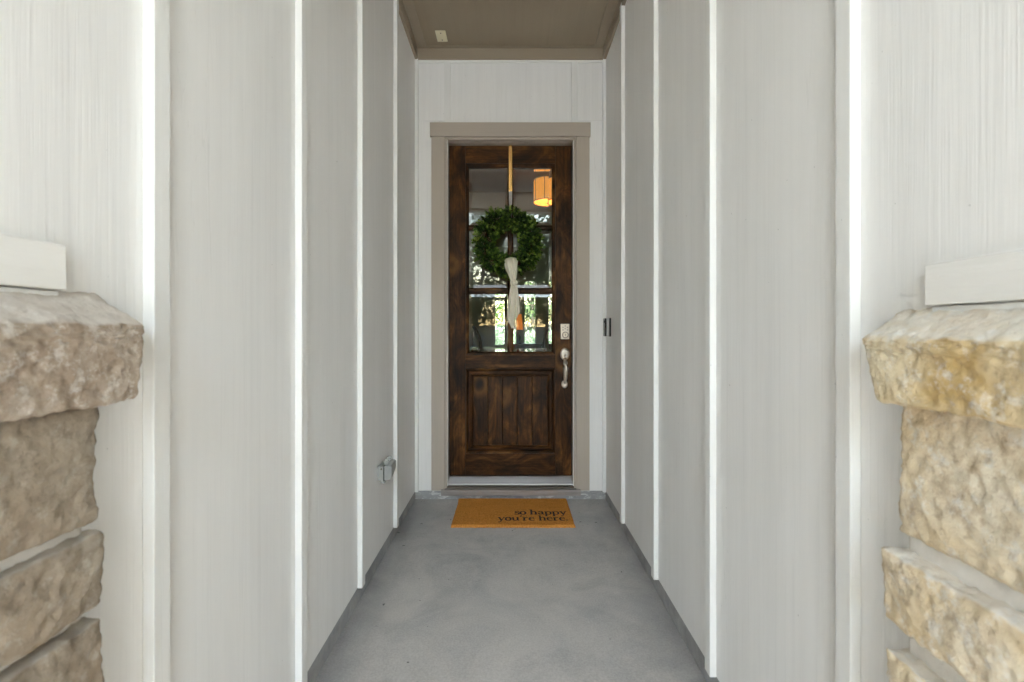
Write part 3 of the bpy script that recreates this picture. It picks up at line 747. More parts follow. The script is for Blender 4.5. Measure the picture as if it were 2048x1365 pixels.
S = 0.5
GLYPH = {   # polylines with widths, x-height = 1
 's': (0.74, [([(0.60, 0.74), (0.55, 0.92), (0.36, 1.0), (0.16, 0.92), (0.10, 0.76), (0.18, 0.62), (0.36, 0.54), (0.55, 0.45), (0.63, 0.28), (0.55, 0.08), (0.34, 0.0), (0.14, 0.07), (0.08, 0.26)], [0.05, 0.08, 0.11, 0.14, 0.16, 0.2, 0.22, 0.2, 0.16, 0.13, 0.11, 0.09, 0.06]), ([(0.62, 0.64), (0.62, 1.0)], 0.07), ([(0.075, 0.0), (0.075, 0.36)], 0.07)]),
 'o': (0.92, [([(0.45 + 0.36 * math.cos(t), 0.5 + 0.5 * math.sin(t)) for t in [k * math.pi / 12 for k in range(25)]], [0.11 + 0.13 * abs(math.cos(k * math.pi / 12)) for k in range(25)])]),
 'h': (1.12, [([(0.22, 0.0), (0.22, 1.55)], 0.22), ([(0.30, 0.70), (0.42, 0.92), (0.60, 1.0), (0.78, 0.90), (0.84, 0.66), (0.84, 0.0)], [0.08, 0.11, 0.15, 0.2, 0.22, 0.22]), ([(0.0, 0.03), (0.44, 0.03)], 0.09), ([(0.62, 0.03), (1.06, 0.03)], 0.09), ([(0.0, 1.52), (0.22, 1.52)], 0.09)]),
 'a': (0.92, [([(0.12, 0.78), (0.22, 0.95), (0.42, 1.0), (0.60, 0.92), (0.65, 0.72), (0.65, 0.2), (0.72, 0.05), (0.88, 0.08)], [0.18, 0.13, 0.11, 0.18, 0.22, 0.22, 0.14, 0.07]), ([(0.64, 0.56), (0.38, 0.50), (0.16, 0.40), (0.10, 0.22), (0.22, 0.05), (0.42, 0.04), (0.62, 0.22)], [0.09, 0.12, 0.16, 0.2, 0.16, 0.1, 0.08])]),
 'p': (1.06, [([(0.22, -0.5), (0.22, 0.97)], 0.22), ([(0.30, 0.74), (0.44, 0.95), (0.62, 1.0), (0.84, 0.84), (0.92, 0.5), (0.84, 0.16), (0.62, 0.0), (0.42, 0.05), (0.30, 0.24)], [0.07, 0.1, 0.13, 0.2, 0.22, 0.2, 0.13, 0.1, 0.07]), ([(0.0, -0.47), (0.46, -0.47)], 0.09), ([(0.0, 0.95), (0.2, 0.95)], 0.09)]),
 'y': (1.02, [([(0.16, 0.98), (0.53, 0.05)], 0.22), ([(0.88, 0.98), (0.56, 0.12), (0.42, -0.28), (0.28, -0.44), (0.12, -0.40)], [0.1, 0.1, 0.11, 0.13, 0.2]), ([(0.0, 0.97), (0.40, 0.97)], 0.09), ([(0.68, 0.97), (1.04, 0.97)], 0.09)]),
 'u': (1.12, [([(0.22, 0.96), (0.22, 0.34), (0.30, 0.10), (0.48, 0.0), (0.68, 0.08), (0.80, 0.30)], [0.22, 0.22, 0.2, 0.14, 0.1, 0.08]), ([(0.86, 0.97), (0.86, 0.03)], 0.22), ([(0.0, 0.95), (0.22, 0.95)], 0.09), ([(0.64, 0.95), (0.86, 0.95)], 0.09), ([(0.86, 0.04), (1.08, 0.04)], 0.09)]),
 "'": (0.42, [([(0.20, 1.5), (0.24, 1.36), (0.14, 1.14)], [0.24, 0.2, 0.05])]),
 'r': (0.86, [([(0.22, 0.0), (0.22, 0.97)], 0.22), ([(0.30, 0.62), (0.44, 0.90), (0.60, 1.0), (0.72, 0.86)], [0.08, 0.12, 0.16, 0.24]), ([(0.0, 0.03), (0.50, 0.03)], 0.09), ([(0.0, 0.95), (0.22, 0.95)], 0.09)]),
 'e': (0.90, [([(0.12, 0.54), (0.76, 0.54), (0.72, 0.82), (0.46, 1.0), (0.20, 0.84), (0.10, 0.5), (0.20, 0.14), (0.46, 0.0), (0.66, 0.06), (0.80, 0.24)], [0.08, 0.1, 0.16, 0.11, 0.2, 0.23, 0.2, 0.12, 0.09, 0.06])]),
 '.': (0.36, [([(0.16, 0.0), (0.16, 0.22)], 0.22)]),
 ' ': (0.50, []),
}
def write(bm, text, x_right, base_y, xh, total):
    w = sum(GLYPH[c][0] for c in text); kx = total / w; x = x_right - total
    for c in text:
        adv, strokes = GLYPH[c]
        for pts, wd in strokes:
            ws = wd if isinstance(wd, list) else [wd] * len(pts)
            L_, R_ = [], []
            for i, (px, py) in enumerate(pts):
                a, b = pts[max(i - 1, 0)], pts[min(i + 1, len(pts) - 1)]
                d = Vector((b[0] - a[0], b[1] - a[1])).normalized(); n = Vector((-d.y, d.x)) * (ws[i] + 0.035) * 0.5
                for lst, sgn in ((L_, 1), (R_, -1)):
                    y = base_y + (py + n.y * sgn) * xh
                    lst.append(bm.verts.new((x + (px + n.x * sgn) * kx, y, mat_z(y) + random.uniform(0, 0.0006))))
            for i in range(len(pts) - 1):
                bm.faces.new((R_[i], R_[i + 1], L_[i + 1], L_[i]))
        x += adv * kx
bm = bmesh.new()
write(bm, 'so happy', 0.366, -0.292, 0.050, 0.340)
write(bm, "you're here.", 0.364, -0.384, 0.050, 0.444)
bm_obj('printed_lettering', bm, M['ink'], MAT)

# ---------------------------------------------------------------- stone wainscot on the entry walls
def stone_mesh(b, seed, amp, res, roundness=0.005, bow=0.004, slope=None, under=0.0):
    """rough split block; slope = (side, drop): the top falls towards the entry's middle"""
    x0, x1, y0, y1, z0, z1 = b
    bm = bmesh.new()
    nn = [max(2, int(round((hi - lo) / res))) for lo, hi in ((x0, x1), (y0, y1), (z0, z1))]
    V = {}
    def vert(i, j, k):
        key = (i, j, k)
        if key not in V:
            V[key] = bm.verts.new((x0 + (x1 - x0) * i / nn[0], y0 + (y1 - y0) * j / nn[1], z0 + (z1 - z0) * k / nn[2]))
        return V[key]
    for (a, bb, c) in ((0, 1, 2), (0, 2, 1), (1, 2, 0)):
        for side in (0, nn[c]):
            for p in range(nn[a]):
                for q in range(nn[bb]):
                    idx = []
                    for dp, dq in ((0, 0), (1, 0), (1, 1), (0, 1)):
                        t = [0, 0, 0]; t[a] = p + dp; t[bb] = q + dq; t[c] = side; idx.append(vert(*t))
                    bm.faces.new(idx)
    cen = Vector(((x0 + x1) / 2, (y0 + y1) / 2, (z0 + z1) / 2)); half = Vector(((x1 - x0) / 2, (y1 - y0) / 2, (z1 - z0) / 2))
    off = Vector((seed * 3.7, seed * 1.9, seed * 5.3))
    for v in bm.verts:
        p = v.co - cen
        inner = Vector([max(-half[i] + roundness, min(half[i] - roundness, p[i])) for i in range(3)])
        d = p - inner
        if d.length > 1e-7:
            n = d.normalized(); p = inner + n * roundness * min(1.0, d.length / roundness if d.length < roundness else 1.0)
        else: n = Vector((0, 0, 0))
        q = v.co + off
        f = noise.fractal(q * 11, 1.0, 2.0, 3) * 0.8 + (abs(noise.fractal(q * 34, 0.9, 2.0, 3)) - 0.3) * -1.1 + noise.fractal(q * 95, 0.8, 2.0, 2) * 0.42 + noise.noise(q * 4) * 0.5
        k = 1 - max(abs(p[1]) / half[1], abs(p[2]) / half[2]) ** 2
        p = p + n * (amp * f + bow * k)
        if slope:
            s, drop = slope
            t = (p.x * -s + half.x) / (2 * half.x)          # 0 at the wall, 1 at the front
            if p.z > 0: p.z -= drop * t * min(1, p.z / half.z)
        if under and p.y > 0: p.y -= under * (half.z - p.z) / (2 * half.z) * (p.y / half.y) ** 4
        v.co = cen + p
    bmesh.ops.recalc_face_normals(bm, faces=bm.faces[:])
    return bm
def wainscot(s, end_d, face, courses, cap, ms, mc, label, seed):
    w = thing('stone_wainscot', (s * face, (CAMY + end_d + FRONT) / 2, -0.15), label, 'stone wall', 'stone wainscots flanking the entry')
    ye = CAMY + end_d
    X0 = WX - 0.001
    rnd = random.Random(seed)
    for ci, (zt, zb, fx, extra) in enumerate(courses):
        y = ye + extra
        first = True
        while y > FRONT + 0.03:
            L = rnd.uniform(0.34, 0.46) if first else rnd.uniform(0.24, 0.44)
            ya = max(FRONT, y - L)
            if ya - FRONT < 0.12: ya = FRONT
            b = (min(s * X0, s * fx), max(s * X0, s * fx), ya + 0.006, y, zb, zt)
            near = first and zt > 0.4
            bm = stone_mesh(b, seed + ci * 7.3 + y, 0.0046 if near else 0.0045, 0.0055 if near else 0.02)
            o = bm_obj('stone', bm, ms, w, smooth=True)
            y = ya - 0.008; first = False
    zc, zd, fx, ext, drop, under = cap
    y = ye + ext; first = True
    while y > FRONT + 0.03:
        L = 0.42 if first else 0.38
        ya = max(FRONT - 0.05, y - L)
        if ya - FRONT < 0.12: ya = FRONT - 0.05
        b = (min(s * X0, s * fx), max(s * X0, s * fx), ya + 0.004, y, zd, zc)
        bm = stone_mesh(b, seed * 2 + y, 0.0045, 0.005 if first else 0.02, 0.005, 0.003, (s, drop), under if first else 0.0)
        bm_obj('cap_stone', bm, mc, w, smooth=True)
        y = ya - 0.006; first = False
    m0 = min(c[2] for c in courses)
    box('mortar', (s * (WX - 0.0005), s * (face + 0.016), FRONT + 0.004, ye - 0.006, -0.15, courses[0][0] + 0.002), M['mortar'], w, 0.006, 2)
    return w
cl = [(1.102, 0.930, 0.612, 0.0), (0.914, 0.806, 0.606, 0.002), (0.790, 0.600, 0.601, -0.004), (0.585, 0.42, 0.612, 0.003), (0.405, 0.27, 0.604, 0.0), (0.255, 0.06, 0.610, 0.002), (0.045, -0.15, 0.606, 0.0)]
cr = [(1.102, 0.888, 0.630, 0.0), (0.858, 0.748, 0.603, 0.0), (0.700, 0.52, 0.606, 0.0), (0.495, 0.35, 0.616, 0.004), (0.330, 0.19, 0.606, 0.0), (0.170, 0.02, 0.612, 0.0), (0.0, -0.15, 0.606, 0.002)]
wainscot(-1, 0.676, 0.612, cl, (1.270, 1.106, 0.584, 0.060, 0.050, 0.022), M['stone_tan'], M['cap_tan'], 'rough tan limestone wainscot with pale thick cap on the outlet side', 4.0)
wainscot(1, 0.738, 0.622, cr, (1.250, 1.098, 0.590, 0.042, 0.052, 0.045), M['stone_cream'], M['cap_cream'], 'rough cream limestone wainscot with ochre stained cap on the doorbell side', 9.0)
for s, ed, zb, zt in ((-1, 0.669, 1.268, 1.335), (1, 0.717, 1.248, 1.314)):
    wl = WALL_L if s < 0 else WALL_R
    box('band_board', (s * (WX - 0.0225), s * (WX - 0.0003), FRONT, CAMY + ed, zb + 0.002, zt), M['white_y'], wl, 0.002, 2)
    box('band_flashing', (s * (WX - 0.014), s * (WX - 0.0003), FRONT, CAMY + ed - 0.004, zb - 0.05, zb), M['batten'], wl, 0.001)

# ---------------------------------------------------------------- wreath hanger, wreath, ribbon
HG = thing('wreath_hanger', (0, DL, 2.3), 'narrow metal strap hooked over the door top to hold the wreath', 'hanger')
bm = bmesh.new()
def strap(pts, hw, th):
    rows = []
    for i, (y, z) in enumerate(pts):
        a, b = pts[max(i - 1, 0)], pts[min(i + 1, len(pts) - 1)]
        d = Vector((b[0] - a[0], b[1] - a[1])).normalized(); n = Vector((-d.y, d.x)) * th
        rows.append([bm.verts.new(p) for p in ((-hw, y, z), (hw, y, z), (hw, y + n.x, z + n.y), (-hw, y + n.x, z + n.y))])
    for a, b in zip(rows, rows[1:]):
        for k in range(4): bm.faces.new((a[k], a[(k + 1) % 4], b[(k + 1) % 4], b[k]))
    bm.faces.new(rows[0][::-1]); bm.faces.new(rows[-1])
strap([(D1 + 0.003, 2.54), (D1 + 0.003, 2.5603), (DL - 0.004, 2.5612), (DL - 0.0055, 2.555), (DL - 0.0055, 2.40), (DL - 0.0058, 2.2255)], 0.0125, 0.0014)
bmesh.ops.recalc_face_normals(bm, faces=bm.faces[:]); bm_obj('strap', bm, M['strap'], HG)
bm = bmesh.new()
strap([(DL - 0.0072, 2.2262), (DL - 0.0072, 2.05), (DL - 0.0075, 2.0), (DL - 0.02, 1.985), (DL - 0.045, 1.985), (DL - 0.055, 2.0)], 0.0125, 0.0014)
bmesh.ops.recalc_face_normals(bm, faces=bm.faces[:]); bm_obj('hook', bm, M['alu_worn'], HG)

WC = Vector((-0.013, 0.012, 1.843)); WR, WT = 0.165, 0.078
WREATH = thing('wreath', WC, 'round green boxwood wreath with cream ribbon hanging on the door', 'wreath')
bm = bmesh.new()
ring = [(WC.x + WR * math.cos(t), WC.y + 0.012 * math.sin(5 * t), WC.z + WR * math.sin(t)) for t in (2 * math.pi * k / 40 for k in range(41))]
add_tube(bm, ring, 0.014, 8, False)
rr = random.Random(5)
for k in range(260):       # twiggy inner stems
    t = rr.uniform(0, 2 * math.pi); r0 = WR + rr.uniform(-0.02, 0.015)
    p = Vector((WC.x + r0 * math.cos(t), WC.y + rr.uniform(-0.02, 0.03), WC.z + r0 * math.sin(t)))
    inw = rr.choice((-1, -1, 1)); dirv = Vector((math.cos(t + rr.uniform(-0.9, 0.9)) * inw, rr.uniform(-0.7, 0.3), math.sin(t + rr.uniform(-0.9, 0.9)) * inw)).normalized()
    add_tube(bm, [p, p + dirv * 0.035, p + dirv * rr.uniform(0.05, 0.068)], [0.0020, 0.0015, 0.0008], 4, False)
bm_obj('twig_ring', bm, M['twig'], WREATH)

def leaf_mesh(name, items, m, parent, origin):
    """items: (position, direction, normal, length, width, tint) ; six-vertex folded leaves"""
    vs, fs, ti = [], [], []
    for p, d, n, L, W, t in items:
        s = d.cross(n).normalized(); i = len(vs)
        up = n * (W * 0.22)
        vs += [p, p + d * L * 0.45 + s * W * 0.5 + up, p + d * L * 0.85 + s * W * 0.36 + up, p + d * L - n * W * 0.1, p + d * L * 0.85 - s * W * 0.36 + up, p + d * L * 0.45 - s * W * 0.5 + up]
        fs += [(i, i + 1, i + 2, i + 3), (i, i + 3, i + 4, i + 5)]; ti += [t] * 6
    me = bpy.data.meshes.new(name)
    me.from_pydata([v - origin for v in vs], [], fs)
    at = me.attributes.new('tint', 'FLOAT', 'POINT'); at.data.foreach_set('value', ti)
    me.materials.append(m)
    return link(bpy.data.objects.new(name, me), parent, origin)
items = []
rr = random.Random(21)
for k in range(1150):
    t = rr.uniform(0, 2 * math.pi); ph = rr.uniform(0, 2 * math.pi)
    rad = Vector((math.cos(t), 0, math.sin(t)))
    out = (rad * math.cos(ph) + Vector((0, -1, 0)) * math.sin(ph)).normalized()
    if out.y > 0.5: continue
    lump = 0.85 + 0.3 * noise.noise((math.cos(t) * 2.6, math.sin(t) * 2.6, math.cos(ph) * 1.5))
    base = WC + rad * WR + out * WT * 0.42 * lump
    tan = Vector((-math.sin(t), 0, math.cos(t)))
    ax_ = (out + tan * rr.uniform(-0.7, 0.7) + Vector((rr.uniform(-.3, .3), rr.uniform(-.3, .1), rr.uniform(-.3, .3)))).normalized()
    length = WT * rr.uniform(0.55, 0.98) * lump * (0.82 if math.cos(ph) < -0.3 else 1.0)
    tone = rr.uniform(0.0, 0.55) + (0.35 if rr.random() < 0.16 else 0)
    nodes = 5
    side = ax_.cross(Vector((rr.uniform(-1, 1), rr.uniform(-1, 1), rr.uniform(-1, 1)))).normalized(); side2 = ax_.cross(side)
    for q in range(nodes):
        p = base + ax_ * length * (0.25 + 0.75 * q / (nodes - 1))
        if -0.047 < p.x < 0.053 and 1.55 < p.z < 1.737 and p.y < -0.012: continue     # pressed flat under the ribbon
        a = q * 1.57
        for sg in (0, math.pi):
            sd = side * math.cos(a + sg) + side2 * math.sin(a + sg)
            d = (sd * (1.0 - 0.13 * q) + ax_ * (0.45 + 0.22 * q)).normalized()
            nrm = (ax_ - d * ax_.dot(d)).normalized()
            L = rr.uniform(0.018, 0.028) * (1.0 - 0.07 * q)
            items.append((p, d, nrm, L, L * rr.uniform(0.68, 0.9), min(1, max(0, tone - 0.12 + 0.10 * q + rr.uniform(-0.12, 0.12)))))
fo = leaf_mesh('foliage', items, M['boxwood'], WREATH, WC); fo['kind'] = 'stuff'

# ribbon: looped over the lower rim, knotted, two tails
RS = 286.0
def rx(px): return (px - 1021.0) / RS
def rz(py): return CAMZ + (663.0 - py) / RS
def cloth_loft(rows, folds, seed, n=44):
    """rows: (py, px_left, px_right, y_front, depth); pleated closed sections"""
    bm = bmesh.new(); rings = []; K = 5
    rows2 = []
    for a, b in zip(rows, rows[1:]):
        for q in range(K): rows2.append([a[i] + (b[i] - a[i]) * q / K for i in range(5)])
    rows2.append(list(rows[-1]))
    for ri, (py, pl, pr, yf, dp) in enumerate(rows2):
        cx, hw = (rx(pl) + rx(pr)) / 2, (rx(pr) - rx(pl)) / 2
        ring = []
        for k in range(n):
            t = 2 * math.pi * k / n
            u = math.cos(t); f = math.sin(t)
            pleat = 0.55 * math.sin(u * folds * 2.2 + seed + 0.35 * noise.noise((py * 0.06, seed, u * 2))) + 0.25 * math.sin(u * folds * 5.1 + seed * 2 + py * 0.02)
            y = yf + dp * 0.5 - f * dp * 0.40 + pleat * dp * 0.42 * abs(f) ** 0.5
            ring.append(bm.verts.new((cx + u * hw, y, rz(py) + 0.003 * math.sin(u * 3 + seed))))
        rings.append(ring)
    for a, b in zip(rings, rings[1:]):
        for k in range(n):
            f = bm.faces.new((a[k], a[(k + 1) % n], b[(k + 1) % n], b[k])); f.smooth = True
    bm.faces.new(rings[0]); bm.faces.new(rings[-1][::-1])
    bmesh.ops.recalc_face_normals(bm, faces=bm.faces[:])
    return bm
RIB = thing('ribbon', (0.01, -0.06, 1.55), None, None); RIB.parent = WREATH; RIB.location = Vector((0.01, -0.06, 1.55)) - WC
bm_obj('loop', cloth_loft([(513, 1014, 1034.5, 0.000, 0.02), (515.5, 1010, 1035.5, -0.030, 0.034), (521, 1008.6, 1035.8, -0.052, 0.036), (530, 1009.2, 1035, -0.068, 0.036), (541, 1012.2, 1034.4, -0.074, 0.034), (551, 1016.8, 1033.4, -0.070, 0.032), (558, 1020.2, 1032.6, -0.064, 0.030), (563, 1021.6, 1033, -0.060, 0.030)], 2.6, 1.3), M['linen'], RIB)
bm_obj('knot', cloth_loft([(560.5, 1023, 1032.5, -0.058, 0.026), (562.5, 1021, 1034.6, -0.072, 0.042), (566, 1020.6, 1035.4, -0.078, 0.05), (570, 1021.2, 1035.2, -0.074, 0.044), (572.5, 1023, 1033.5, -0.06, 0.03)], 1.2, 4.0), M['linen'], RIB)
bm_obj('tail', cloth_loft([(569, 1022.2, 1030.2, -0.058, 0.022), (580, 1019.5, 1030.4, -0.052, 0.022), (600, 1016.6, 1030.6, -0.034, 0.022), (622, 1014.8, 1030.4, -0.014, 0.02), (636, 1014.2, 1030.2, -0.004, 0.018), (643, 1016.6, 1030.2, 0.0, 0.016), (650, 1020.2, 1029.8, 0.003, 0.012), (657, 1023.4, 1027.2, 0.006, 0.006)], 2.0, 2.2), M['linen'], RIB)
bm_obj('tail', cloth_loft([(569, 1027.4, 1034.2, -0.060, 0.020), (580, 1027.0, 1035.6, -0.056, 0.020), (600, 1028.6, 1038.0, -0.040, 0.02), (616, 1030.4, 1040.0, -0.024, 0.018), (624, 1031.0, 1040.6, -0.018, 0.016), (631, 1031.2, 1037.0, -0.014, 0.012), (639, 1031.0, 1033.2, -0.010, 0.006)], 1.7, 5.2), M['linen'], RIB)

# ---------------------------------------------------------------- house shell (outside the entry)
HOUSE = thing('house', (0, 4, -0.16), 'white sided house around the narrow entry, stone along its foot', 'house')
for s in (-1, 1):
    box('added_porch_wall', (s * (WX + 0.161), s * (PW + 0.16), FRONT, FRONT + 0.16, 1.15, ADDED_PORCH + 0.15), M['siding'], HOUSE, 0)  # unseen walls of the added porch, holding back light from the sides
    box('added_porch_stone', (s * (WX + 0.161), s * (PW + 0.16), FRONT - 0.06, FRONT + 0.15, -0.16, 1.149), M['stone_cream'], HOUSE, 0)
    box('added_porch_side_wall', (s * PW, s * (PW + 0.16), PF, FRONT - 0.061, -0.16, ADDED_PORCH + 0.15), M['siding'], HOUSE, 0)
    box('front_wall', (s * (PW + 0.161), s * 6.2, PF, PF + 0.16, -0.16, ADDED_PORCH + 0.15), M['siding'], HOUSE, 0)
    box('side_wall', (s * 6.04, s * 6.2, PF + 0.161, 8.7, -0.16, ADDED_PORCH + 0.15), M['siding'], HOUSE, 0)
bm = bmesh.new()
RZ = ADDED_PORCH + 0.16
e = [bm.verts.new(p) for p in ((-6.7, PF - 0.40, RZ), (6.7, PF - 0.40, RZ), (6.7, 9.2, RZ), (-6.7, 9.2, RZ))]
r1, r2 = bm.verts.new((-1.2, 2.6, RZ + 2.8)), bm.verts.new((1.2, 2.6, RZ + 2.8))
bm.faces.new((e[0], e[1], r2, r1)); bm.faces.new((e[2], e[3], r1, r2)); bm.faces.new((e[1], e[2], r2)); bm.faces.new((e[3], e[0], r1)); bm.faces.new(e[::-1])
bm_obj('roof', bm, M['shingle'], HOUSE)
box('eave_soffit', (-6.6, 6.6, PF - 0.32, PF - 0.15, ADDED_PORCH + 0.0, ADDED_PORCH + 0.02), M['soffit'], HOUSE, 0)
box('fascia', (-6.7, 6.7, PF - 0.36, PF - 0.321, ADDED_PORCH - 0.01, ADDED_PORCH + 0.159), M['taupe_h'], HOUSE, 0.004)

# ---------------------------------------------------------------- rooms behind the door glass
RX0, RX1, RY1 = -1.9, 2.3, 8.4
tag(box('floor', (RX0, RX1, 0.2, RY1, 0.05, 0.15), M['in_floor'], None, 0), 'brown wooden floor inside the house', 'floor', kind='structure')
tag(box('ceiling', (RX0, RX1, 0.2, 4.2, 3.48, 3.56), M['in_ceil'], None, 0), 'pale ceiling of the hall behind the door', 'ceiling', kind='structure')
tag(box('ceiling', (RX0, RX1, 4.4, RY1, 3.36, 3.44), M['in_ceil'], None, 0), 'pale ceiling of the far room', 'ceiling', kind='structure')
tag(box('header_beam', (RX0, RX1, 4.2005, 4.3995, 3.16, 3.56), M['in_wall'], None, 0.003), 'beige dropped beam between hall and far room', 'beam', kind='structure')
for s, x in ((-1, RX0), (1, RX1)):
    tag(box('interior_wall', (x, x + s * 0.1, 0.2, RY1, 0.05, 3.56), M['in_wall'], None, 0), 'beige side wall inside the house, %s' % ('nearer the outlet box' if s < 0 else 'behind the drum pendant'), 'wall', kind='structure')
    tag(box('interior_wall', (s * 0.50, x, 0.191, 0.2, 0.05, 3.56), M['in_wall'], None, 0), 'beige wall inside beside the door, %s' % ('hinge side' if s < 0 else 'latch side'), 'wall', kind='structure')
tag(box('interior_wall', (-0.5, 0.5, 0.191, 0.2, 2.6, 3.56), M['in_wall'], None, 0), 'beige wall inside above the door', 'wall', kind='structure')
def px_at(px, d): return (px - 1021.0) / 910.0 * d
def pz_at(py, d): return CAMZ + (663.0 - py) / 910.0 * d
BD = RY1 - CAMY
W1 = (px_at(987, BD), px_at(1022, BD), pz_at(694, BD), pz_at(588, BD))
W2 = (px_at(1046, BD), px_at(1074, BD), pz_at(706, BD), pz_at(560, BD))
BW = thing('interior_wall', (0, RY1, 0.05), 'beige back wall of the far room with two garden windows', 'wall', kind='structure')
xs = [RX0, W1[0], W1[1], W2[0], W2[1], RX1]
for a, b in ((xs[0], xs[1]), (xs[2], xs[3]), (xs[4], xs[5])): box('wall_section', (a, b, RY1, RY1 + 0.14, 0.05, 3.56), M['in_wall'], BW, 0)
for w in (W1, W2):
    box('wall_section', (w[0], w[1], RY1, RY1 + 0.14, 0.05, w[2]), M['in_wall'], BW, 0)
    box('wall_section', (w[0], w[1], RY1, RY1 + 0.14, w[3], 3.56), M['in_wall'], BW, 0)
for i, w in enumerate((W1, W2)):
    t = thing('window', ((w[0] + w[1]) / 2, RY1, w[2]), ['garden window with one upright bar, seen through the door glass', 'tall garden window behind the table lamp, seen through the door glass'][i], 'window', 'garden windows')
    fw = 0.045
    for b in ((w[0], w[0] + fw, w[2], w[3]), (w[1] - fw, w[1], w[2], w[3]), (w[0] + fw, w[1] - fw, w[2], w[2] + fw), (w[0] + fw, w[1] - fw, w[3] - fw, w[3])):
        box('frame', (b[0] + 0.0005, b[1] - 0.0005, RY1 - 0.015, RY1 + 0.10, b[2] + 0.0005, b[3] - 0.0005), M['in_trim'], t, 0.002)
    if i == 0:
        box('mullion', (px_at(1009.5, BD), px_at(1012, BD), RY1 + 0.02, RY1 + 0.08, w[2] + fw, w[3] - fw), M['in_trim'], t, 0.002)
        box('transom', (w[0] + fw + 0.001, px_at(1009.4, BD), RY1 + 0.02, RY1 + 0.08, pz_at(602, BD), pz_at(595, BD)), M['in_trim'], t, 0.002)
    box('pane', (w[0] + fw + 0.001, w[1] - fw - 0.001, RY1 + 0.088, RY1 + 0.094, w[2] + fw + 0.001, w[3] - fw - 0.001), M['glass'], t, 0)

# drum pendant
PD = 6.0; pc = Vector((px_at(1097, PD), CAMY + PD, 0)); zb_, zt_ = pz_at(405, PD), pz_at(362, PD); pr = 0.195
PEND = thing('pendant_lamp', (pc.x, pc.y, zb_), 'lit amber drum pendant hanging inside behind the upper pane', 'pendant lamp')
bm = bmesh.new()
n = 48; rings = []
for r, z in ((pr, zb_), (pr, zt_), (pr - 0.003, zt_), (pr - 0.003, zb_)):
    rings.append([bm.verts.new((pc.x + r * math.cos(2 * math.pi * k / n), pc.y + r * math.sin(2 * math.pi * k / n), z)) for k in range(n)])
for a, b in zip(rings, rings[1:] + rings[:1]):
    for k in range(n): bm.faces.new((a[k], a[(k + 1) % n], b[(k + 1) % n], b[k]))
bm_obj('lamp_shade', bm, M['shade'], PEND)
for z in (zb_, zt_):
    bm = bmesh.new(); add_tube(bm, [(pc.x + (pr + 0.002) * math.cos(2 * math.pi * k / n), pc.y + (pr + 0.002) * math.sin(2 * math.pi * k / n), z) for k in range(n + 1)], 0.006, 6, False); bm_obj('hoop', bm, M['bronze'], PEND)
for k in range(8):
    t = 2 * math.pi * k / 8 + 0.45; x, y = pc.x + (pr + 0.003) * math.cos(t), pc.y + (pr + 0.003) * math.sin(t)
    bm = bmesh.new(); add_tube(bm, [(x, y, zb_), (x, y, zt_)], 0.005, 6); bm_obj('rib', bm, M['bronze'], PEND)
bm = bmesh.new(); add_tube(bm, [(pc.x, pc.y, zb_ - 0.01), (pc.x, pc.y, 3.479)], 0.006, 8); add_lathe(bm, [(0.015, -0.02), (0.022, -0.005), (0.008, 0.0)], (pc.x, pc.y, zb_)); bm_obj('rod', bm, M['bronze'], PEND)
for k in range(3):
    t = 2 * math.pi * k / 3 + 0.3
    bm = bmesh.new(); add_lathe(bm, [(0.004, 0), (0.018, 0.02), (0.024, 0.05), (0.012, 0.08)], (pc.x + 0.07 * math.cos(t), pc.y + 0.07 * math.sin(t), zb_ + 0.10), n=16); bm_obj('bulb', bm, M['bulb'], PEND)
pld = bpy.data.lights.new('pendant_glow', 'POINT'); pld.energy = 0.35; pld.color = (1.0, 0.62, 0.28); pld.shadow_soft_size = 0.06
plo = bpy.data.objects.new('pendant_glow', pld); COL.objects.link(plo); plo.parent = PEND; plo.location = (0, 0, 0.05)

# console table with table lamp
LD = 9.6; lx = px_at(1036, LD); ly = CAMY + LD
TZ = pz_at(688, LD)
CT_ = thing('console_table', (lx, ly, 0.15), 'dark reddish console table below the garden windows', 'table')
box('table_top', (lx - 0.30, lx + 0.50, ly - 0.2, ly + 0.2, TZ - 0.04, TZ), M['red_wood'], CT_, 0.004)
for a in (-0.27, 0.44):
    for b in (-0.17, 0.14): box('leg', (lx + a, lx + a + 0.04, ly + b, ly + b + 0.04, 0.151, TZ - 0.041), M['red_wood'], CT_, 0.004)
box('apron', (lx - 0.225, lx + 0.435, ly - 0.165, ly - 0.145, TZ - 0.16, TZ - 0.041), M['red_wood'], CT_, 0.002)
TL = thing('table_lamp', (lx, ly, TZ), 'lit orange table lamp on the console table inside', 'table lamp')
bm = bmesh.new(); add_lathe(bm, [(0.07, 0.001), (0.075, 0.015), (0.03, 0.03), (0.055, 0.10), (0.06, 0.15), (0.02, 0.22), (0.012, 0.26)], (lx, ly, TZ), n=24); bm_obj('lamp_base', bm, M['bronze'], TL)
bm = bmesh.new(); zs0, zs1 = pz_at(660, LD), pz_at(629, LD); rings = []
for r, z in ((0.11, zs0), (0.075, zs1), (0.072, zs1), (0.107, zs0)):
    rings.append([bm.verts.new((lx + r * math.cos(2 * math.pi * k / 32), ly + r * math.sin(2 * math.pi * k / 32), z)) for k in range(32)])
for a, b in zip(rings, rings[1:] + rings[:1]):
    for k in range(32): bm.faces.new((a[k], a[(k + 1) % 32], b[(k + 1) % 32], b[k]))
bm_obj('lamp_shade', bm, M['shade2'], TL)
bm = bmesh.new(); add_tube(bm, [(lx, ly, TZ + 0.25), (lx, ly, zs1 + 0.01)], 0.006, 8); bm_obj('stem', bm, M['bronze'], TL)

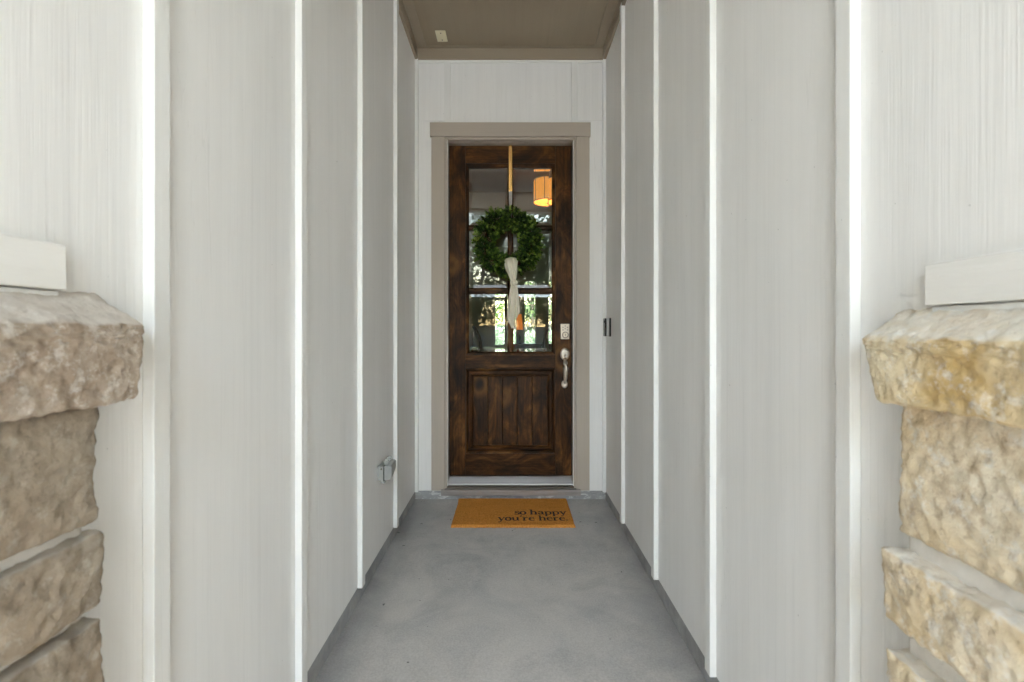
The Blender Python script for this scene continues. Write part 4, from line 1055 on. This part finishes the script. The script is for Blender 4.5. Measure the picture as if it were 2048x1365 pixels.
# two tall arched-back chairs
def chair(x, y, rz_, label):
    t = thing('dining_chair', (x, y, 0.15), label, 'chair', 'tall arched chairs in the hall')
    c, s = math.cos(rz_), math.sin(rz_)
    def W(u, v, z): return (x + u * c - v * s, y + u * s + v * c, 0.15 + z)
    bm = bmesh.new()
    arch = [W(0.20 * math.cos(a) if 0 <= a <= math.pi else 0, 0.22 + 0.05 * math.sin(a), 0.90 + 0.27 * math.sin(a)) for a in [math.pi * k / 16 for k in range(17)]]
    add_tube(bm, [W(0.19, 0.20, 0.46), W(0.215, 0.22, 0.7)] + arch + [W(-0.215, 0.22, 0.7), W(-0.19, 0.20, 0.46)], 0.020, 8); bm_obj('back_frame', bm, M['chair_wood'], t)
    for u in (-0.09, 0.0, 0.09):
        bm = bmesh.new(); add_tube(bm, [W(u * 0.8, 0.21, 0.47), W(u * 1.2, 0.25, 0.8), W(u, 0.27, 1.12 - abs(u) * 0.4)], 0.011, 8); bm_obj('spindle', bm, M['chair_wood'], t)
    bm = bmesh.new(); add_lathe(bm, [(0.20, 0.42), (0.235, 0.43), (0.24, 0.46), (0.20, 0.485), (0.05, 0.49)], (x, y, 0.15), n=28); bm_obj('seat', bm, M['seat_cloth'], t)
    for u, v in ((-0.18, -0.18), (0.18, -0.18), (-0.18, 0.18), (0.18, 0.18)):
        bm = bmesh.new(); add_tube(bm, [W(u * 0.9, v * 0.9, 0.42), W(u, v, 0.2), W(u * 1.08, v * 1.08, 0.002)], [0.022, 0.018, 0.014], 8); bm_obj('leg', bm, M['chair_wood'], t)
CD = 5.9
chair(px_at(947, CD), CAMY + CD, 0.5, 'tall arched wooden chair glimpsed behind the lower pane on the hinge side')
chair(px_at(1108, CD), CAMY + CD + 0.2, -0.4, 'tall arched wooden chair glimpsed behind the lower pane on the latch side')

# ---------------------------------------------------------------- trees, shrubs and fences
def tree(loc, H, cr, nleaf, m, label, group, seed, low=0.28, lsize=0.22):
    rr = np.random.default_rng(seed); rp = random.Random(seed)
    loc = Vector(loc)
    t = thing('tree', loc, label, 'tree', group)
    bm = bmesh.new()
    tips = []
    tp = [loc + Vector((0.25 * math.sin(k * 1.3 + seed), 0.2 * math.cos(k * 0.9 + seed), H * 0.82 * k / 6)) for k in range(7)]
    tr = [0.030 * H * (1 - k / 7) ** 0.8 * 0.55 + 0.02 for k in range(7)]
    add_tube(bm, tp, tr, 9)
    for k in range(11):
        f = rp.uniform(low * 0.8, 0.85); i = int(f * 6); p = tp[i].lerp(tp[min(i + 1, 6)], f * 6 - i)
        a = rp.uniform(0, 6.28); L = cr * rp.uniform(0.55, 1.0) * (1.1 - 0.5 * f)
        d = Vector((math.cos(a), math.sin(a), rp.uniform(0.25, 0.9))).normalized()
        q = p + d * L * 0.5 + Vector((0, 0, 0.1 * L)); e_ = p + d * L
        add_tube(bm, [p, q, e_], [tr[i] * 0.5, tr[i] * 0.3, 0.02], 6)
        tips += [q, e_, (q + e_) / 2]
    bm_obj('trunk', bm, M['bark'], t)
    cen = []
    for k in range(46):
        f = rp.uniform(low, 1.0); a = rp.uniform(0, 6.28)
        prof = math.sin(math.pi * min(1, max(0.05, (f - low) / (1 - low))) ** 0.8) ** 0.6
        r = cr * prof * math.sqrt(rp.uniform(0.05, 1)); cen.append((loc.x + r * math.cos(a), loc.y + r * math.sin(a), loc.z + H * f))
    cen += [tuple(x) for x in tips]
    cen = np.array(cen)
    idx = rr.integers(0, len(cen), nleaf)
    P = cen[idx] + rr.normal(0, 1, (nleaf, 3)) * np.array([cr * 0.15, cr * 0.15, cr * 0.12])
    A = rr.normal(0, 1, (nleaf, 3)); A /= np.linalg.norm(A, axis=1)[:, None]
    B = np.cross(A, rr.normal(0, 1, (nleaf, 3))); B /= np.linalg.norm(B, axis=1)[:, None]
    sz = lsize * rr.uniform(0.5, 1.2, (nleaf, 1))
    V = np.stack([P - A * sz * 0.5, P + B * sz * 0.28, P + A * sz * 0.5, P - B * sz * 0.28], 1).reshape(-1, 3) - np.array(loc)
    F = np.arange(nleaf * 4).reshape(-1, 4)
    me = bpy.data.meshes.new('crown')
    me.from_pydata(V.tolist(), [], F.tolist())
    tone = np.clip(rr.uniform(0, 0.6, len(cen))[idx] + rr.uniform(0, 0.4, nleaf), 0, 1)
    at = me.attributes.new('tint', 'FLOAT', 'POINT'); at.data.foreach_set('value', np.repeat(tone, 4).astype(np.float32))
    me.materials.append(m)
    link(bpy.data.objects.new('crown', me), t, loc)
    return t
GF, GB = 'trees across the front lawn, seen as reflections', 'trees in the back garden'
fronts = [(-1.9, -25, 9.3, 3.5, 'dark oak reflected in the panes nearest the hinges'), (2.6, -27, 9.8, 3.6, 'dark oak reflected in the panes nearest the lock'),
          (-6.5, -29, 9.18, 3.67, 'oak standing on the front lawn beyond the outlet side'), (7.5, -28, 8.9, 3.56, 'oak standing on the front lawn beyond the doorbell side'),
          (0.6, -42, 12.14, 4.86, 'tall oak far behind the street fence, opposite the door'), (-12, -34, 9.71, 3.88, 'broad oak far out on the outlet side of the lawn'), (13, -35, 9.96, 3.98, 'broad oak far out on the doorbell side of the lawn'),
          (-4.5, -46, 13.85, 5.54, 'tallest oak behind the street fence'), (5, -47, 13, 5.2, 'rounded oak behind the street fence')]
for i, (x, y, H, c, lab) in enumerate(fronts):
    tree((x, y, -0.16), H, c, 12000 if i < 2 else 8000, M['leaf_dark'] if i % 2 == 0 else M['leaf_mid'], lab, GF, 40 + i, 0.20, 0.22)
backs = [(-1.6, 21, 8.0, 2.6, 'bright green tree seen through the barred garden window'), (1.3, 20, 9.0, 2.8, 'green tree seen through the window behind the lamp'), (-5, 23, 9, 3, 'green garden tree beyond the far room, outlet side'), (5.5, 22, 8.5, 2.8, 'green garden tree beyond the far room, doorbell side')]
for i, (x, y, H, c, lab) in enumerate(backs):
    tree((x, y, -0.16), H, c, 6000, M['leaf_bright'] if i != 1 else M['leaf_mid'], lab, GB, 70 + i, 0.16, 0.2)
def shrub(loc, r, h, m, label, seed):
    rp = random.Random(seed); t = thing('shrub', loc, label, 'shrub', 'pale shrubs by the garden fence')
    items = []
    loc = Vector(loc)
    for k in range(2200):
        v = Vector((rp.gauss(0, 1), rp.gauss(0, 1), rp.gauss(0, 1))).normalized() * rp.uniform(0.55, 1.0) * (0.85 + 0.25 * noise.noise((k * 0.01, seed, 0)))
        p = loc + Vector((v.x * r, v.y * r, h * 0.5 + v.z * h * 0.5))
        d = (v + Vector((rp.uniform(-1, 1), rp.uniform(-1, 1), rp.uniform(-.5, 1)))).normalized()
        n = d.cross(Vector((rp.uniform(-1, 1), rp.uniform(-1, 1), rp.uniform(-1, 1)))).normalized()
        items.append((p, d, n, rp.uniform(0.07, 0.12), 0.05, rp.random()))
    f = leaf_mesh('foliage', items, m, t, loc)
    bm = bmesh.new()
    for k in range(5):
        a = k * 1.3; add_tube(bm, [loc, loc + Vector((0.25 * r * math.cos(a), 0.25 * r * math.sin(a), h * 0.4)), loc + Vector((0.6 * r * math.cos(a), 0.6 * r * math.sin(a), h * 0.8))], [0.03, 0.02, 0.01], 6)
    bm_obj('stem', bm, M['bark'], t)
shrub((-0.75, 16.5, -0.16), 0.9, 1.75, M['leaf_pale'], 'pale flowering shrub framed by the barred garden window', 5)
shrub((1.1, 16.8, -0.16), 0.8, 1.5, M['leaf_pale'], 'pale flowering shrub framed by the window behind the lamp', 8)
def fence(y, x0, x1, h, label):
    t = thing('fence', ((x0 + x1) / 2, y, -0.16), label, 'fence', 'weathered wooden fences')
    first = None; x = x0; rp = random.Random(int(abs(y)))
    while x < x1:
        if first is None:
            first = box('board', (x, x + 0.142, y - 0.01, y + 0.01, -0.16, -0.16 + h), M['fence'], t, 0.003)
        else:
            o = first.copy(); COL.objects.link(o); o.location.x = first.location.x + (x - x0); o.location.z = first.location.z + rp.uniform(-0.012, 0.0)
        x += 0.148
    for z in (0.25, h - 0.45): box('rail', (x0, x1, y + 0.0105, y + 0.05, z, z + 0.09), M['fence'], t, 0.003)
fence(-35.5, -12, 12, 1.85, 'weathered grey board fence across the front lawn')
fence(24.5, -10, 10, 1.85, 'weathered grey board fence at the end of the back garden')
